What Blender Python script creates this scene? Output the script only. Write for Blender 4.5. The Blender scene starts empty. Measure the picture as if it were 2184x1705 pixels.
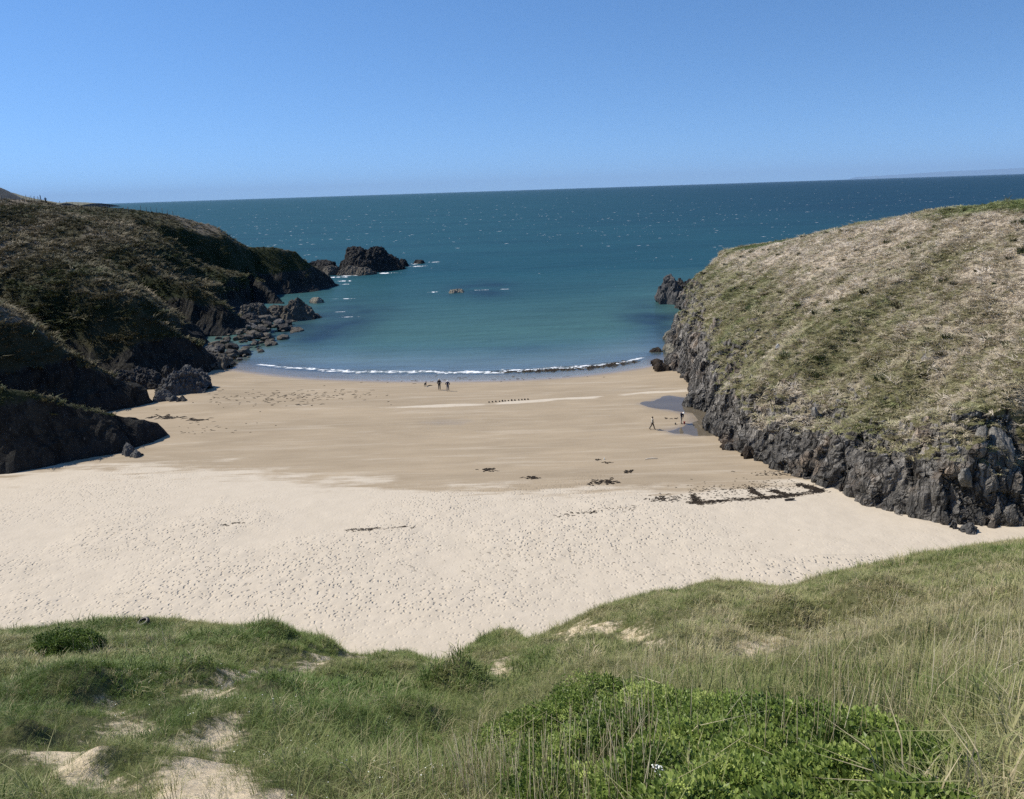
import bpy, math, random
import numpy as np
from mathutils import Matrix, Vector

random.seed(5)
rng = np.random.default_rng(11)
scene = bpy.context.scene
col = scene.collection
R = math.radians

# ------------------------------------------------------------------ camera, sky, sun, exposure
PITCH, ROLL, FPX = R(15.22), R(1.86), 769.0
CAM = np.array([0.0, 0.0, 30.0])
fwd = np.array([0, math.cos(PITCH), -math.sin(PITCH)])
r0 = np.array([1.0, 0, 0]); u0 = np.array([0, math.sin(PITCH), math.cos(PITCH)])
rgt = math.cos(ROLL) * r0 - math.sin(ROLL) * u0
upv = math.sin(ROLL) * r0 + math.cos(ROLL) * u0
cam_d = bpy.data.cameras.new('camera')
cam_d.sensor_fit = 'HORIZONTAL'; cam_d.sensor_width = 36.0; cam_d.lens = 36.0 * FPX / 1024.0
cam_d.clip_start = 0.1; cam_d.clip_end = 300000.0
cam = bpy.data.objects.new('camera', cam_d); col.objects.link(cam)
M = Matrix.Identity(4)
for i in range(3):
    M[i][0], M[i][1], M[i][2], M[i][3] = rgt[i], upv[i], -fwd[i], CAM[i]
cam.matrix_world = M
scene.camera = cam

SUN_EL, SHADOW_AZ = R(50.0), R(-11.0)           # shadows fall towards +X
to_sun = Vector((-math.cos(SUN_EL) * math.cos(SHADOW_AZ), -math.cos(SUN_EL) * math.sin(SHADOW_AZ), math.sin(SUN_EL)))
world = bpy.data.worlds.new('World'); scene.world = world; world.use_nodes = True
wn = world.node_tree; wn.nodes.clear()
sky = wn.nodes.new('ShaderNodeTexSky'); sky.sky_type = 'NISHITA'; sky.sun_disc = False
sky.sun_elevation = SUN_EL; sky.sun_rotation = math.atan2(to_sun.x, to_sun.y)
sky.altitude = 0.0; sky.air_density = 1.0; sky.dust_density = 0.0; sky.ozone_density = 3.0
bg = wn.nodes.new('ShaderNodeBackground'); bg.inputs['Strength'].default_value = 0.15
wo = wn.nodes.new('ShaderNodeOutputWorld')
tc = wn.nodes.new('ShaderNodeTexCoord'); mp = wn.nodes.new('ShaderNodeMapping')
mp.inputs['Scale'].default_value = (1, 1, 1.5); mp.inputs['Location'].default_value = (0, 0, 0.15)   # clear maritime air: deep blue low down
wn.links.new(tc.outputs['Generated'], mp.inputs['Vector']); wn.links.new(mp.outputs[0], sky.inputs['Vector'])
hs = wn.nodes.new('ShaderNodeHueSaturation'); hs.inputs['Saturation'].default_value = 1.18; hs.inputs['Hue'].default_value = 0.502; hs.inputs['Value'].default_value = 1.0
wn.links.new(sky.outputs[0], hs.inputs['Color']); wn.links.new(hs.outputs[0], bg.inputs['Color']); wn.links.new(bg.outputs[0], wo.inputs['Surface'])
sun_d = bpy.data.lights.new('sun', 'SUN'); sun_d.energy = 5.0; sun_d.angle = R(0.53); sun_d.color = (1.0, 0.935, 0.835)
sun = bpy.data.objects.new('sun', sun_d); col.objects.link(sun)
sun.rotation_euler = to_sun.to_track_quat('Z', 'Y').to_euler()
scene.view_settings.view_transform = 'Standard'; scene.view_settings.look = 'None'
scene.view_settings.exposure = 0.22; scene.view_settings.gamma = 1.0
scene.view_settings.use_curve_mapping = False
scene.cycles.use_denoising = False; scene.cycles.denoiser = 'OPENIMAGEDENOISE'; scene.cycles.denoising_input_passes = 'RGB_ALBEDO_NORMAL'; scene.cycles.denoising_prefilter = 'ACCURATE'
scene.cycles.max_bounces = 4; scene.cycles.diffuse_bounces = 2; scene.cycles.glossy_bounces = 2; scene.cycles.transparent_max_bounces = 8; scene.cycles.volume_bounces = 0
scene.cycles.caustics_reflective = False; scene.cycles.caustics_refractive = False

# ------------------------------------------------------------------ helpers: survey of the place
SF = FPX * 2184 / 1024                       # survey coordinates are those of a 2184-pixel-wide print
def ray(a, b):
    return fwd + rgt * (a - 1092) / SF + upv * (852.5 - b) / SF
def at_z(a, b, z):
    d = ray(a, b); return CAM + d * ((z - CAM[2]) / d[2])
def at_y(a, b, y):
    d = ray(a, b); return CAM + d * (y / d[1])

PERM = np.random.default_rng(3).permutation(256); PERM = np.concatenate([PERM, PERM, PERM])
GR = np.random.default_rng(4).normal(size=(256, 3)); GR /= np.linalg.norm(GR, axis=1)[:, None]
def perlin(P):
    P = np.asarray(P, float); I = np.floor(P).astype(np.int64); f = P - I; I &= 255
    u = f * f * f * (f * (f * 6 - 15) + 10); out = 0
    for cx in (0, 1):
        wx = u[:, 0] if cx else 1 - u[:, 0]
        hx = PERM[I[:, 0] + cx]
        for cy in (0, 1):
            wy = wx * (u[:, 1] if cy else 1 - u[:, 1])
            hy = PERM[hx + I[:, 1] + cy]
            for cz in (0, 1):
                g = GR[PERM[hy + I[:, 2] + cz] & 255]
                dot = g[:, 0] * (f[:, 0] - cx) + g[:, 1] * (f[:, 1] - cy) + g[:, 2] * (f[:, 2] - cz)
                out = out + dot * wy * (u[:, 2] if cz else 1 - u[:, 2])
    return out * 1.5
def fbm(P, freq, octv=4, gain=0.5, off=0.0):
    P = np.asarray(P, float); a, s = 1.0, 0; f = np.asarray(freq, float)
    for o in range(octv):
        s = s + a * perlin(P * f + off + 17.3 * o); a *= gain; f = f * 2.03
    return s
def ridged(P, freq, octv=4, gain=0.5, off=0.0):
    P = np.asarray(P, float); a, s = 1.0, 0; f = np.asarray(freq, float)
    for o in range(octv):
        s = s + a * (1 - 2 * np.abs(perlin(P * f + off + 9.1 * o))); a *= gain; f = f * 2.1
    return s
WH = np.random.default_rng(8).random((4096, 4))
def blocks(P, off=0.0):
    """cell noise: a random value per fractured block, plus a groove along its joints"""
    P = np.asarray(P, float) + off; I = np.floor(P).astype(np.int64); f1 = np.full(len(P), 9.0); f2 = f1.copy(); val = np.zeros(len(P))
    for a in (-1, 0, 1):
        for b in (-1, 0, 1):
            for c in (-1, 0, 1):
                J = I + (a, b, c); h = WH[(J[:, 0] * 73856093 ^ J[:, 1] * 19349663 ^ J[:, 2] * 83492791) & 4095]
                d = np.sqrt((((J + h[:, :3]) - P) ** 2).sum(1)); nf = d < f1
                f2 = np.where(nf, f1, np.minimum(f2, d)); val = np.where(nf, h[:, 3], val); f1 = np.where(nf, d, f1)
    return val - .5, np.clip(1 - (f2 - f1) / .16, 0, 1)
def P3(x, y, z=None):
    return np.stack([x, y, np.zeros_like(x) if z is None else z], -1).reshape(-1, 3)
def sstep(a, b, x):
    t = np.clip((x - a) / (b - a), 0, 1); return t * t * (3 - 2 * t)

def mesh_np(name, V, Fc, mat=None, smooth=True, attrs=None):
    V = np.asarray(V, np.float32); Fc = np.asarray(Fc, np.int32); k = Fc.shape[1]; n = len(Fc)
    me = bpy.data.meshes.new(name)
    me.vertices.add(len(V)); me.vertices.foreach_set('co', V.ravel())
    me.loops.add(n * k); me.loops.foreach_set('vertex_index', Fc.ravel())
    me.polygons.add(n); me.polygons.foreach_set('loop_start', np.arange(0, n * k, k, dtype=np.int32))
    me.polygons.foreach_set('use_smooth', np.full(n, smooth) if np.isscalar(smooth) else smooth)
    me.update(calc_edges=True); me.validate()
    for an, av in (attrs or {}).items():
        av = np.asarray(av, np.float32)
        if av.ndim == 2:
            a = me.attributes.new(an, 'FLOAT_VECTOR', 'POINT'); a.data.foreach_set('vector', av.ravel())
        else:
            a = me.attributes.new(an, 'FLOAT', 'POINT'); a.data.foreach_set('value', av)
    if mat: me.materials.append(mat)
    return me
def grid_faces(nx, ny):
    i = np.arange(nx * ny).reshape(ny, nx)
    return np.stack([i[:-1, :-1], i[:-1, 1:], i[1:, 1:], i[1:, :-1]], -1).reshape(-1, 4)
def obj(name, me, parent=None):
    o = bpy.data.objects.new(name, me); col.objects.link(o)
    if parent: o.parent = parent
    return o
def empty(name, loc, rz=0.0):
    o = bpy.data.objects.new(name, None); col.objects.link(o); o.location = loc; o.rotation_euler.z = rz
    o.empty_display_size = 0.3
    return o
def tag(o, label=None, cat=None, group=None, kind=None):
    if label: o['label'] = label
    if cat: o['category'] = cat
    if group: o['group'] = group
    if kind: o['kind'] = kind
    return o
class MB:                                     # collects triangles/quads
    def __init__(s): s.v = []; s.f = []
    def add(s, V, Fc):
        b = len(s.v); s.v.extend(V); s.f.extend([tuple(i + b for i in t) for t in Fc])
    def tube(s, pts, rad, n=6):
        pts = [Vector(p) for p in pts]; b = len(s.v)
        for i, p in enumerate(pts):
            d = (pts[min(i + 1, len(pts) - 1)] - pts[max(i - 1, 0)]).normalized()
            a = d.orthogonal().normalized(); c = d.cross(a)
            for j in range(n):
                t = 2 * math.pi * j / n; s.v.append(tuple(p + (a * math.cos(t) + c * math.sin(t)) * rad[i]))
        for i in range(len(pts) - 1):
            for j in range(n):
                s.f.append((b + i * n + j, b + i * n + (j + 1) % n, b + (i + 1) * n + (j + 1) % n, b + (i + 1) * n + j))
        s.f.append(tuple(b + j for j in range(n))[::-1]); e = b + (len(pts) - 1) * n
        s.f.append(tuple(e + j for j in range(n)))
    def lathe(s, prof, n=16, c=(0, 0, 0)):
        b = len(s.v)
        for r_, z in prof:
            for j in range(n):
                t = 2 * math.pi * j / n; s.v.append((c[0] + r_ * math.cos(t), c[1] + r_ * math.sin(t), c[2] + z))
        for i in range(len(prof) - 1):
            for j in range(n):
                s.f.append((b + i * n + j, b + i * n + (j + 1) % n, b + (i + 1) * n + (j + 1) % n, b + (i + 1) * n + j))
    def mesh(s, name, mat, smooth=True):
        me = bpy.data.meshes.new(name); me.from_pydata(s.v, [], s.f); me.update()
        if smooth: me.polygons.foreach_set('use_smooth', [True] * len(me.polygons))
        me.materials.append(mat); return me
    def build(s, name, mat, parent=None, smooth=True): return obj(name, s.mesh(name, mat, smooth), parent)

# ------------------------------------------------------------------ materials
class NT:
    def __init__(s, name):
        s.m = bpy.data.materials.new(name); s.m.use_nodes = True; s.t = s.m.node_tree; s.t.nodes.clear()
        s.out = s.t.nodes.new('ShaderNodeOutputMaterial')
    def n(s, typ, ins=None, out=0, **kw):
        nd = s.t.nodes.new('ShaderNode' + typ)
        for k, v in kw.items(): setattr(nd, k, v)
        for k, v in (ins or {}).items():
            sk = nd.inputs[k]
            if isinstance(v, bpy.types.NodeSocket): s.t.links.new(v, sk)
            elif isinstance(v, tuple) and len(v) == 3 and len(getattr(sk, 'default_value', (0, 0, 0))) == 4: sk.default_value = (*v, 1)
            else: sk.default_value = v
        return nd.outputs[out] if isinstance(out, (int, str)) else nd
    def attr(s, name, inst=False):
        return s.n('Attribute', attribute_name=name, attribute_type='INSTANCER' if inst else 'GEOMETRY', out='Fac')
    def math(s, op, a, b=0.0, c=0.0, clamp=False):
        return s.n('Math', {0: a, 1: b, 2: c}, operation=op, use_clamp=clamp)
    def ss(s, lo, hi, x):
        return s.n('MapRange', {'Value': x, 'From Min': lo, 'From Max': hi}, interpolation_type='SMOOTHSTEP')
    def mix(s, f, a, b):
        nd = s.t.nodes.new('ShaderNodeMix'); nd.data_type = 'RGBA'
        for i, v in ((0, f), (6, a), (7, b)):
            if isinstance(v, bpy.types.NodeSocket): s.t.links.new(v, nd.inputs[i])
            else: nd.inputs[i].default_value = (*v, 1) if isinstance(v, tuple) else v
        return nd.outputs[2]
    def pos(s, scale=(1, 1, 1), rot=(0, 0, 0), local=False):
        c = s.n('TexCoord', out='Object') if local else s.n('NewGeometry', out='Position')
        return s.n('Mapping', {'Vector': c, 'Scale': scale, 'Rotation': rot})
    def noise(s, vec, scale, detail=4, rough=0.55, dist=0.0, out='Fac'):
        return s.n('TexNoise', {'Vector': vec, 'Scale': scale, 'Detail': detail, 'Roughness': rough, 'Distortion': dist}, out=out)
    def bump(s, h, dist=0.1, strength=1.0, normal=None):
        d = {'Height': h, 'Distance': dist, 'Strength': strength}
        if normal is not None: d['Normal'] = normal
        return s.n('Bump', d)
    def principled(s, base, rough=0.8, normal=None, **kw):
        d = {'Base Color': base, 'Roughness': rough}
        if normal is not None: d['Normal'] = normal
        for k, v in kw.items(): d[k.replace('_', ' ')] = v
        return s.n('BsdfPrincipled', d)
    def done(s, sh):
        s.t.links.new(sh, s.out.inputs['Surface']); return s.m

def plain(name, c, rough=0.7, var=0.15, scale=20.0):
    k = NT(name); n = k.noise(k.pos(local=True), scale, 3)
    base = k.mix(n, tuple(x * (1 - var) for x in c), tuple(min(1, x * (1 + var)) for x in c))
    return k.done(k.principled(base, rough, k.bump(n, 0.01, 0.4)))

def mat_sand():
    k = NT('sand'); p = k.pos()
    streak = k.noise(k.pos((0.10, 0.55, 1), (0, 0, R(-6))), 1.0, 5, 0.6)
    patch = k.noise(p, 0.35, 4, 0.6)
    w = k.attr('wet')
    w2 = k.math('ADD', w, k.math('MULTIPLY', k.math('SUBTRACT', streak, 0.5), 1.15))
    w2 = k.math('ADD', w2, k.math('MULTIPLY', k.math('SUBTRACT', patch, 0.5), 0.35))
    wm = k.ss(0.38, 0.62, w2)
    dryst = k.noise(k.pos((0.07, 0.9, 1), (0, 0, R(-5))), 1.0, 6, 0.66, 0.7)
    wm = k.math('MULTIPLY', wm, k.math('SUBTRACT', 1.0, k.math('MULTIPLY', k.ss(0.50, 0.70, dryst), 0.38)))
    dry = k.mix(k.noise(p, 0.6, 5, 0.7), (0.440, 0.378, 0.288), (0.565, 0.490, 0.382))
    wetc = k.mix(k.noise(k.pos((0.2, 0.8, 1)), 1.0, 4), (0.275, 0.215, 0.143), (0.375, 0.302, 0.207))
    big = k.noise(k.pos((0.05, 0.16, 1), (0, 0, R(-8))), 1.0, 5, 0.6, 0.6)
    wetc = k.n('HueSaturation', {'Color': wetc, 'Value': k.math('ADD', 0.70, k.math('MULTIPLY', big, 0.62))})
    c = k.mix(wm, dry, wetc)
    sat = k.attr('soak')                      # freshly washed, saturated sand by the water
    c = k.mix(k.math('MULTIPLY', sat, 0.45), c, (0.19, 0.155, 0.12))
    grit = k.noise(p, 9.0, 3, 0.7)            # scattered shell and weed crumbs on the trodden sand
    ft = k.attr('foot')
    spk = k.math('MULTIPLY', k.ss(0.665, 0.72, grit), k.ss(0.25, 0.7, ft))
    c = k.mix(k.math('MULTIPLY', spk, 0.45), c, (0.13, 0.105, 0.08))
    vor = k.n('TexVoronoi', {'Vector': k.n('Mapping', {'Vector': k.n('VectorMath', {0: p, 1: k.n('VectorMath', {0: k.noise(p, 1.1, 2, out='Color'), 'Scale': 0.5}, operation='SCALE')}, operation='ADD'), 'Scale': (1.0, 0.8, 1)}), 'Scale': 2.9, 'Randomness': 1.0}, out='Distance')
    dim = k.ss(0.05, 0.42, vor)
    h = k.math('MULTIPLY', dim, ft)
    rip = k.n('TexWave', {'Vector': k.pos((0.35, 1.0, 1), (0, 0, R(20))), 'Scale': 1.3, 'Distortion': 6.0, 'Detail': 3.0, 'Detail Scale': 1.2}, wave_type='BANDS', bands_direction='Y')
    h2 = k.math('MULTIPLY', rip, k.math('ADD', k.math('MULTIPLY', k.attr('ripple'), 0.8), 0.12))
    nb = k.bump(h, 0.12, 0.9)
    nb = k.bump(h2, 0.05, 0.8, nb)
    nb = k.bump(k.noise(p, 3.0, 5, 0.65), 0.05, 0.5, nb)
    rough = k.math('SUBTRACT', 0.95, k.math('MULTIPLY', sat, 0.75))
    return k.done(k.principled(c, rough, nb, **{'Specular_IOR_Level': k.math('ADD', 0.15, k.math('MULTIPLY', sat, 0.4))}))

def mat_sea():
    k = NT('sea_water'); p = k.pos()
    dep = k.attr('depth'); kelp = k.attr('kelp'); blue = k.attr('blue')
    patch = k.noise(k.pos((0.006, 0.02, 1)), 1.0, 5, 0.6)
    deep = k.mix(blue, (0.010, 0.060, 0.076), (0.005, 0.034, 0.058))
    deep = k.mix(k.ss(0.35, 0.7, patch), deep, k.mix(blue, (0.008, 0.050, 0.066), (0.004, 0.028, 0.050)))
    mid = (0.050, 0.116, 0.108)
    c = k.mix(k.ss(1.0, 10.0, k.math('ADD', dep, k.math('MULTIPLY', k.math('SUBTRACT', patch, 0.5), 2.0))), mid, deep)
    c = k.mix(k.ss(0.0, 2.0, dep), (0.125, 0.155, 0.142), c)
    strk = k.noise(k.pos((0.035, 0.30, 1), (0, 0, R(4))), 1.0, 6, 0.68, 0.5)
    c = k.n('HueSaturation', {'Color': c, 'Value': k.math('ADD', 0.60, k.math('MULTIPLY', strk, 0.8))})
    c = k.mix(k.math('MULTIPLY', kelp, 0.85), c, (0.008, 0.022, 0.045))
    fo = k.attr('foam')
    fn = k.noise(k.pos((0.42, 0.13, 1)), 1.0, 7, 0.74, 0.8)
    fm = k.ss(0.60, 0.70, k.math('ADD', k.math('MULTIPLY', fo, 0.35), k.math('MULTIPLY', fn, 0.70)))
    fm = k.math('MULTIPLY', fm, k.ss(0.02, 0.2, fo))
    c = k.mix(fm, c, (0.82, 0.84, 0.85))
    w1 = k.noise(k.pos((0.09, 0.28, 1), (0, 0, R(8))), 1.0, 6, 0.62, 0.4)
    w2 = k.noise(k.pos((0.5, 1.6, 1), (0, 0, R(-5))), 1.0, 4, 0.6)
    calm = k.ss(0.0, 3.0, dep)
    nb = k.bump(w1, 1.5, k.math('ADD', 0.06, k.math('MULTIPLY', calm, 0.55)))
    nb = k.bump(w2, 0.22, k.math('ADD', 0.12, k.math('MULTIPLY', calm, 0.6)), nb)
    frb = k.n('Fresnel', {'IOR': 1.33, 'Normal': nb})
    lim = k.math('MULTIPLY', k.math('SUBTRACT', 0.34, k.math('MULTIPLY', calm, 0.22)), k.math('SUBTRACT', 1.0, fm))   # choppy water turns its facets to the viewer and mirrors little sky
    body = k.n('MixShader', {0: k.math('MINIMUM', frb, lim), 1: k.n('BsdfDiffuse', {'Color': c, 'Normal': nb}), 2: k.n('BsdfGlossy', {'Color': (1, 1, 1), 'Roughness': k.math('ADD', 0.13, k.math('MULTIPLY', calm, 0.12)), 'Normal': nb})})
    fr = k.n('Fresnel', {'IOR': 1.33, 'Normal': nb})
    film = k.n('MixShader', {0: fr, 1: k.n('BsdfTransparent', {'Color': (0.93, 0.97, 0.97)}), 2: k.n('BsdfGlossy', {'Color': (1, 1, 1), 'Roughness': 0.06, 'Normal': nb})})
    opa = k.math('MAXIMUM', k.ss(-0.02, 0.85, dep), fm)
    return k.done(k.n('MixShader', {0: opa, 1: film, 2: body}))

def mat_pool():
    k = NT('pool_water'); p = k.pos()
    nb = k.bump(k.noise(k.pos((1.0, 2.0, 1)), 1.2, 2), 0.01, 0.06)
    fr = k.n('Fresnel', {'IOR': 1.33, 'Normal': nb})
    s = k.n('MixShader', {0: fr, 1: k.n('BsdfTransparent', {'Color': (0.72, 0.74, 0.76)}), 2: k.n('BsdfGlossy', {'Color': (1, 1, 1), 'Roughness': 0.03, 'Normal': nb})})
    return k.done(s)

def mat_cliff(name, rock_a, rock_b, warm, wet_dark=0.6, vb=1.0, vo=1.0):
    k = NT(name); p = k.pos(); g = k.attr('grass'); tint = k.attr('tint'); low = k.attr('low')
    band = k.noise(k.pos((1.1, 1.1, 0.12), (0, R(14), 0)), 1.0, 7, 0.70, 0.5)
    band2 = k.noise(k.pos((3.6, 3.6, 0.55), (0, R(18), 0)), 1.0, 6, 0.72, 0.8)
    big = k.noise(p, 0.22, 4, 0.6)
    rock = k.mix(k.ss(0.33, 0.68, band), rock_a, rock_b)
    rock = k.mix(k.math('MULTIPLY', k.ss(0.52, 0.70, big), 0.75), rock, warm)
    rock = k.mix(k.math('MULTIPLY', k.ss(0.60, 0.72, band2), 0.55), rock, (0.30, 0.285, 0.255))     # lichen and quartz
    rock = k.mix(k.math('MULTIPLY', k.ss(0.44, 0.30, band2), 0.7), rock, (0.018, 0.018, 0.020))    # open joints
    wv = k.n('VectorMath', {0: k.pos((1.0, 1.0, 0.13), (0, R(9), R(8))), 1: k.n('VectorMath', {0: k.noise(p, 0.8, 3, out='Color'), 'Scale': 0.9}, operation='SCALE')}, operation='ADD')
    e1 = k.n('TexVoronoi', {'Vector': wv, 'Scale': 0.75}, out='Distance', feature='DISTANCE_TO_EDGE'); e2 = k.n('TexVoronoi', {'Vector': wv, 'Scale': 2.1}, out='Distance', feature='DISTANCE_TO_EDGE')
    c1 = k.n('SeparateColor', {0: k.n('TexVoronoi', {'Vector': wv, 'Scale': 2.1}, out='Color')}, out=0)
    rock = k.n('HueSaturation', {'Color': rock, 'Value': k.math('ADD', 1 - .38 * vo, k.math('MULTIPLY', c1, 0.8 * vo))})
    crk = k.math('MAXIMUM', k.ss(0.065, 0.0, e1), k.math('MULTIPLY', k.ss(0.05, 0.0, e2), 0.5))
    rock = k.mix(k.math('MULTIPLY', crk, 0.85 * vo), rock, (0.012, 0.011, 0.010))
    rock = k.mix(k.math('MULTIPLY', low, wet_dark), rock, (0.030, 0.032, 0.034))                   # tide-darkened foot
    fine = k.noise(p, 2.4, 5, 0.7)
    straw = k.mix(fine, (0.30, 0.25, 0.18), (0.60, 0.51, 0.39))
    olive = k.mix(fine, (0.085, 0.082, 0.035), (0.20, 0.185, 0.095))
    green = k.mix(fine, (0.028, 0.042, 0.012), (0.075, 0.098, 0.030))
    t2 = k.math('ADD', tint, k.math('MULTIPLY', k.math('SUBTRACT', fine, 0.5), 0.25))
    veg = k.mix(k.ss(0.12, 0.45, t2), straw, olive); veg = k.mix(k.ss(0.55, 0.85, t2), veg, green)
    veg = k.n('HueSaturation', {'Color': veg, 'Value': vb})
    gm = k.ss(0.40, 0.60, k.math('ADD', g, k.math('MULTIPLY', k.math('SUBTRACT', band2, 0.5), 0.55)))
    c = k.mix(gm, rock, veg)
    jag = k.math('ADD', k.math('ADD', k.math('MULTIPLY', band, 0.8), k.math('MULTIPLY', band2, 0.4)), k.math('SUBTRACT', k.math('MULTIPLY', c1, 0.35 * vo), k.math('MULTIPLY', crk, 0.3 * vo)))
    hr = k.math('MULTIPLY', jag, k.math('SUBTRACT', 1.0, gm))
    nb = k.bump(hr, 1.1, 0.9)
    vg = k.math('MULTIPLY', k.noise(p, 1.6, 6, 0.72), gm)
    nb = k.bump(vg, 0.45, 0.9, nb)
    return k.done(k.principled(c, 0.92, nb, Specular_IOR_Level=0.2))

def mat_rock(name, a, b, warm, dark_below=None):
    k = NT(name); p = k.pos()
    band = k.noise(k.pos((0.9, 0.9, 0.35), (R(12), R(18), 0)), 1.4, 7, 0.7, 0.6)
    n2 = k.noise(p, 3.5, 5, 0.7)
    c = k.mix(k.ss(0.3, 0.7, band), a, b); c = k.mix(k.math('MULTIPLY', k.ss(0.55, 0.75, n2), 0.6), c, warm)
    c = k.mix(k.math('MULTIPLY', k.ss(0.42, 0.28, n2), 0.7), c, (0.015, 0.015, 0.016))
    if dark_below is not None:
        z = k.n('SeparateXYZ', {0: p}, out=2)
        c = k.mix(k.math('MULTIPLY', k.ss(dark_below, dark_below - 1.0, z), 0.65), c, (0.022, 0.024, 0.022))
    nb = k.bump(k.math('ADD', band, k.math('MULTIPLY', n2, 0.4)), 0.5, 0.9)
    return k.done(k.principled(c, 0.85, nb, Specular_IOR_Level=0.25))

def mat_dune():
    k = NT('dune_ground'); p = k.pos(); s = k.attr('sandy')
    f = k.noise(p, 7.0, 6, 0.7); b = k.noise(p, 0.5, 4)
    soil = k.mix(f, (0.05, 0.055, 0.02), (0.13, 0.13, 0.06))
    soil = k.mix(k.ss(0.5, 0.7, b), soil, k.mix(f, (0.07, 0.08, 0.025), (0.14, 0.15, 0.06)))
    sand = k.mix(k.noise(p, 2.0, 6, 0.65), (0.53, 0.425, 0.28), (0.67, 0.56, 0.39))
    crack = k.noise(k.pos((1.0, 0.4, 2.5)), 2.6, 6, 0.7, 1.2)
    sand = k.mix(k.math('MULTIPLY', k.ss(0.36, 0.27, crack), 0.7), sand, (0.22, 0.165, 0.10))
    m = k.ss(0.34, 0.66, k.math('ADD', s, k.math('ADD', k.math('MULTIPLY', k.math('SUBTRACT', f, 0.5), 0.9), k.math('MULTIPLY', k.math('SUBTRACT', k.noise(p, 1.8, 4), 0.5), 0.7))))
    nb = k.bump(f, 0.06, 0.8)
    nb = k.bump(k.math('ADD', crack, k.math('MULTIPLY', k.noise(p, 18, 4, 0.7), 0.35)), 0.10, 0.9, nb)
    return k.done(k.principled(k.mix(m, soil, sand), 0.95, nb, Specular_IOR_Level=0.1))

def mat_blades(name, ramp, trans=0.25, rough=0.55, inst=True):
    """leaf material; colour picked by each plant's own tint"""
    k = NT(name); t = k.attr('tint', inst)
    cr = k.t.nodes.new('ShaderNodeValToRGB'); e = cr.color_ramp.elements
    while len(e) < len(ramp): e.new(0.5)
    for el, (q, c) in zip(e, ramp): el.position = q; el.color = (*c, 1)
    k.t.links.new(t, cr.inputs[0])
    n = k.noise(k.pos(), 6.0, 2)
    c = k.n('HueSaturation', {'Color': cr.outputs[0], 'Value': k.math('ADD', 0.72, k.math('MULTIPLY', n, 0.56))})
    d = k.principled(c, rough, Specular_IOR_Level=0.25)
    tr = k.n('BsdfTranslucent', {'Color': c})
    return k.done(k.n('MixShader', {0: trans, 1: d, 2: tr}))

M_SAND, M_SEA, M_POOL, M_DUNE = mat_sand(), mat_sea(), mat_pool(), mat_dune()
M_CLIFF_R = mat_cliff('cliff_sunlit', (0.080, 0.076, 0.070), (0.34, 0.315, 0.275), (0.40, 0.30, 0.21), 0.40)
M_CLIFF_L = mat_cliff('cliff_shaded', (0.009, 0.009, 0.008), (0.048, 0.045, 0.037), (0.05, 0.045, 0.033), 0.6, 0.36, 0.25)  # near-black: shade of the left faces put into rock and plant colour
M_ROCK_DK = mat_rock('rock_dark', (0.022, 0.021, 0.022), (0.075, 0.070, 0.064), (0.11, 0.10, 0.08), 0.8)
M_ROCK_SHADE = mat_rock('rock_shaded', (0.010, 0.010, 0.010), (0.036, 0.034, 0.031), (0.06, 0.055, 0.045), 0.8)  # the stack's shaded side painted in as a near-black tone
M_ROCK_BR = mat_rock('rock_brown', (0.055, 0.049, 0.039), (0.135, 0.12, 0.096), (0.19, 0.17, 0.135))
M_ROCK_GY = mat_rock('rock_grey', (0.050, 0.050, 0.052), (0.14, 0.135, 0.125), (0.20, 0.19, 0.17))
M_ROCK_PALE = mat_rock('rock_pale', (0.16, 0.145, 0.11), (0.27, 0.25, 0.20), (0.30, 0.28, 0.22))
M_WEED = mat_rock('weed', (0.018, 0.014, 0.011), (0.055, 0.040, 0.027), (0.08, 0.058, 0.036))
M_FOAM = plain('foam', (0.84, 0.86, 0.87), 0.8, 0.05, 3.0)
M_WOOD_DK = plain('wood_dark', (0.030, 0.024, 0.020), 0.85, 0.4, 12)
M_WOOD_PL = plain('wood_bleached', (0.55, 0.50, 0.42), 0.85, 0.2, 12)
M_POST = plain('post_wood', (0.085, 0.075, 0.062), 0.9, 0.3, 9)
M_WIRE = plain('wire', (0.16, 0.16, 0.16), 0.5, 0.1, 9)

# ------------------------------------------------------------------ the beach
SHX = np.array([-120, -80, -62, -52.8, -36.4, -18, 0, 12.4, 26, 31, 45, 80.]); SHY = np.array([170, 158, 146, 139, 129.4, 124.5, 122.7, 124.3, 130.5, 135.5, 148, 165.])
_xs = np.arange(-130, 100, 0.5); _ys = np.convolve(np.pad(np.interp(_xs, SHX, SHY), 12, 'edge'), np.ones(25) / 25, 'valid')
PT = np.array([-260, -100, -40, -15, -5, 0, 6, 12, 17, 20, 24, 30, 36, 44, 52, 58, 68, 78, 88, 98, 115, 140.])
PZ = np.array([-12, -6.5, -2.6, -0.9, -0.28, 0, 0.28, 0.55, 0.86, 0.92, 0.78, 0.74, 0.80, 1.1, 1.65, 2.1, 2.75, 3.4, 4.2, 5.5, 8, 11.])
_t = np.arange(-260, 140, 0.5); _z = np.convolve(np.pad(np.interp(_t, PT, PZ), 4, 'edge'), np.ones(9) / 9, 'valid')
def shore(x): return np.interp(x, _xs, _ys)
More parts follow.
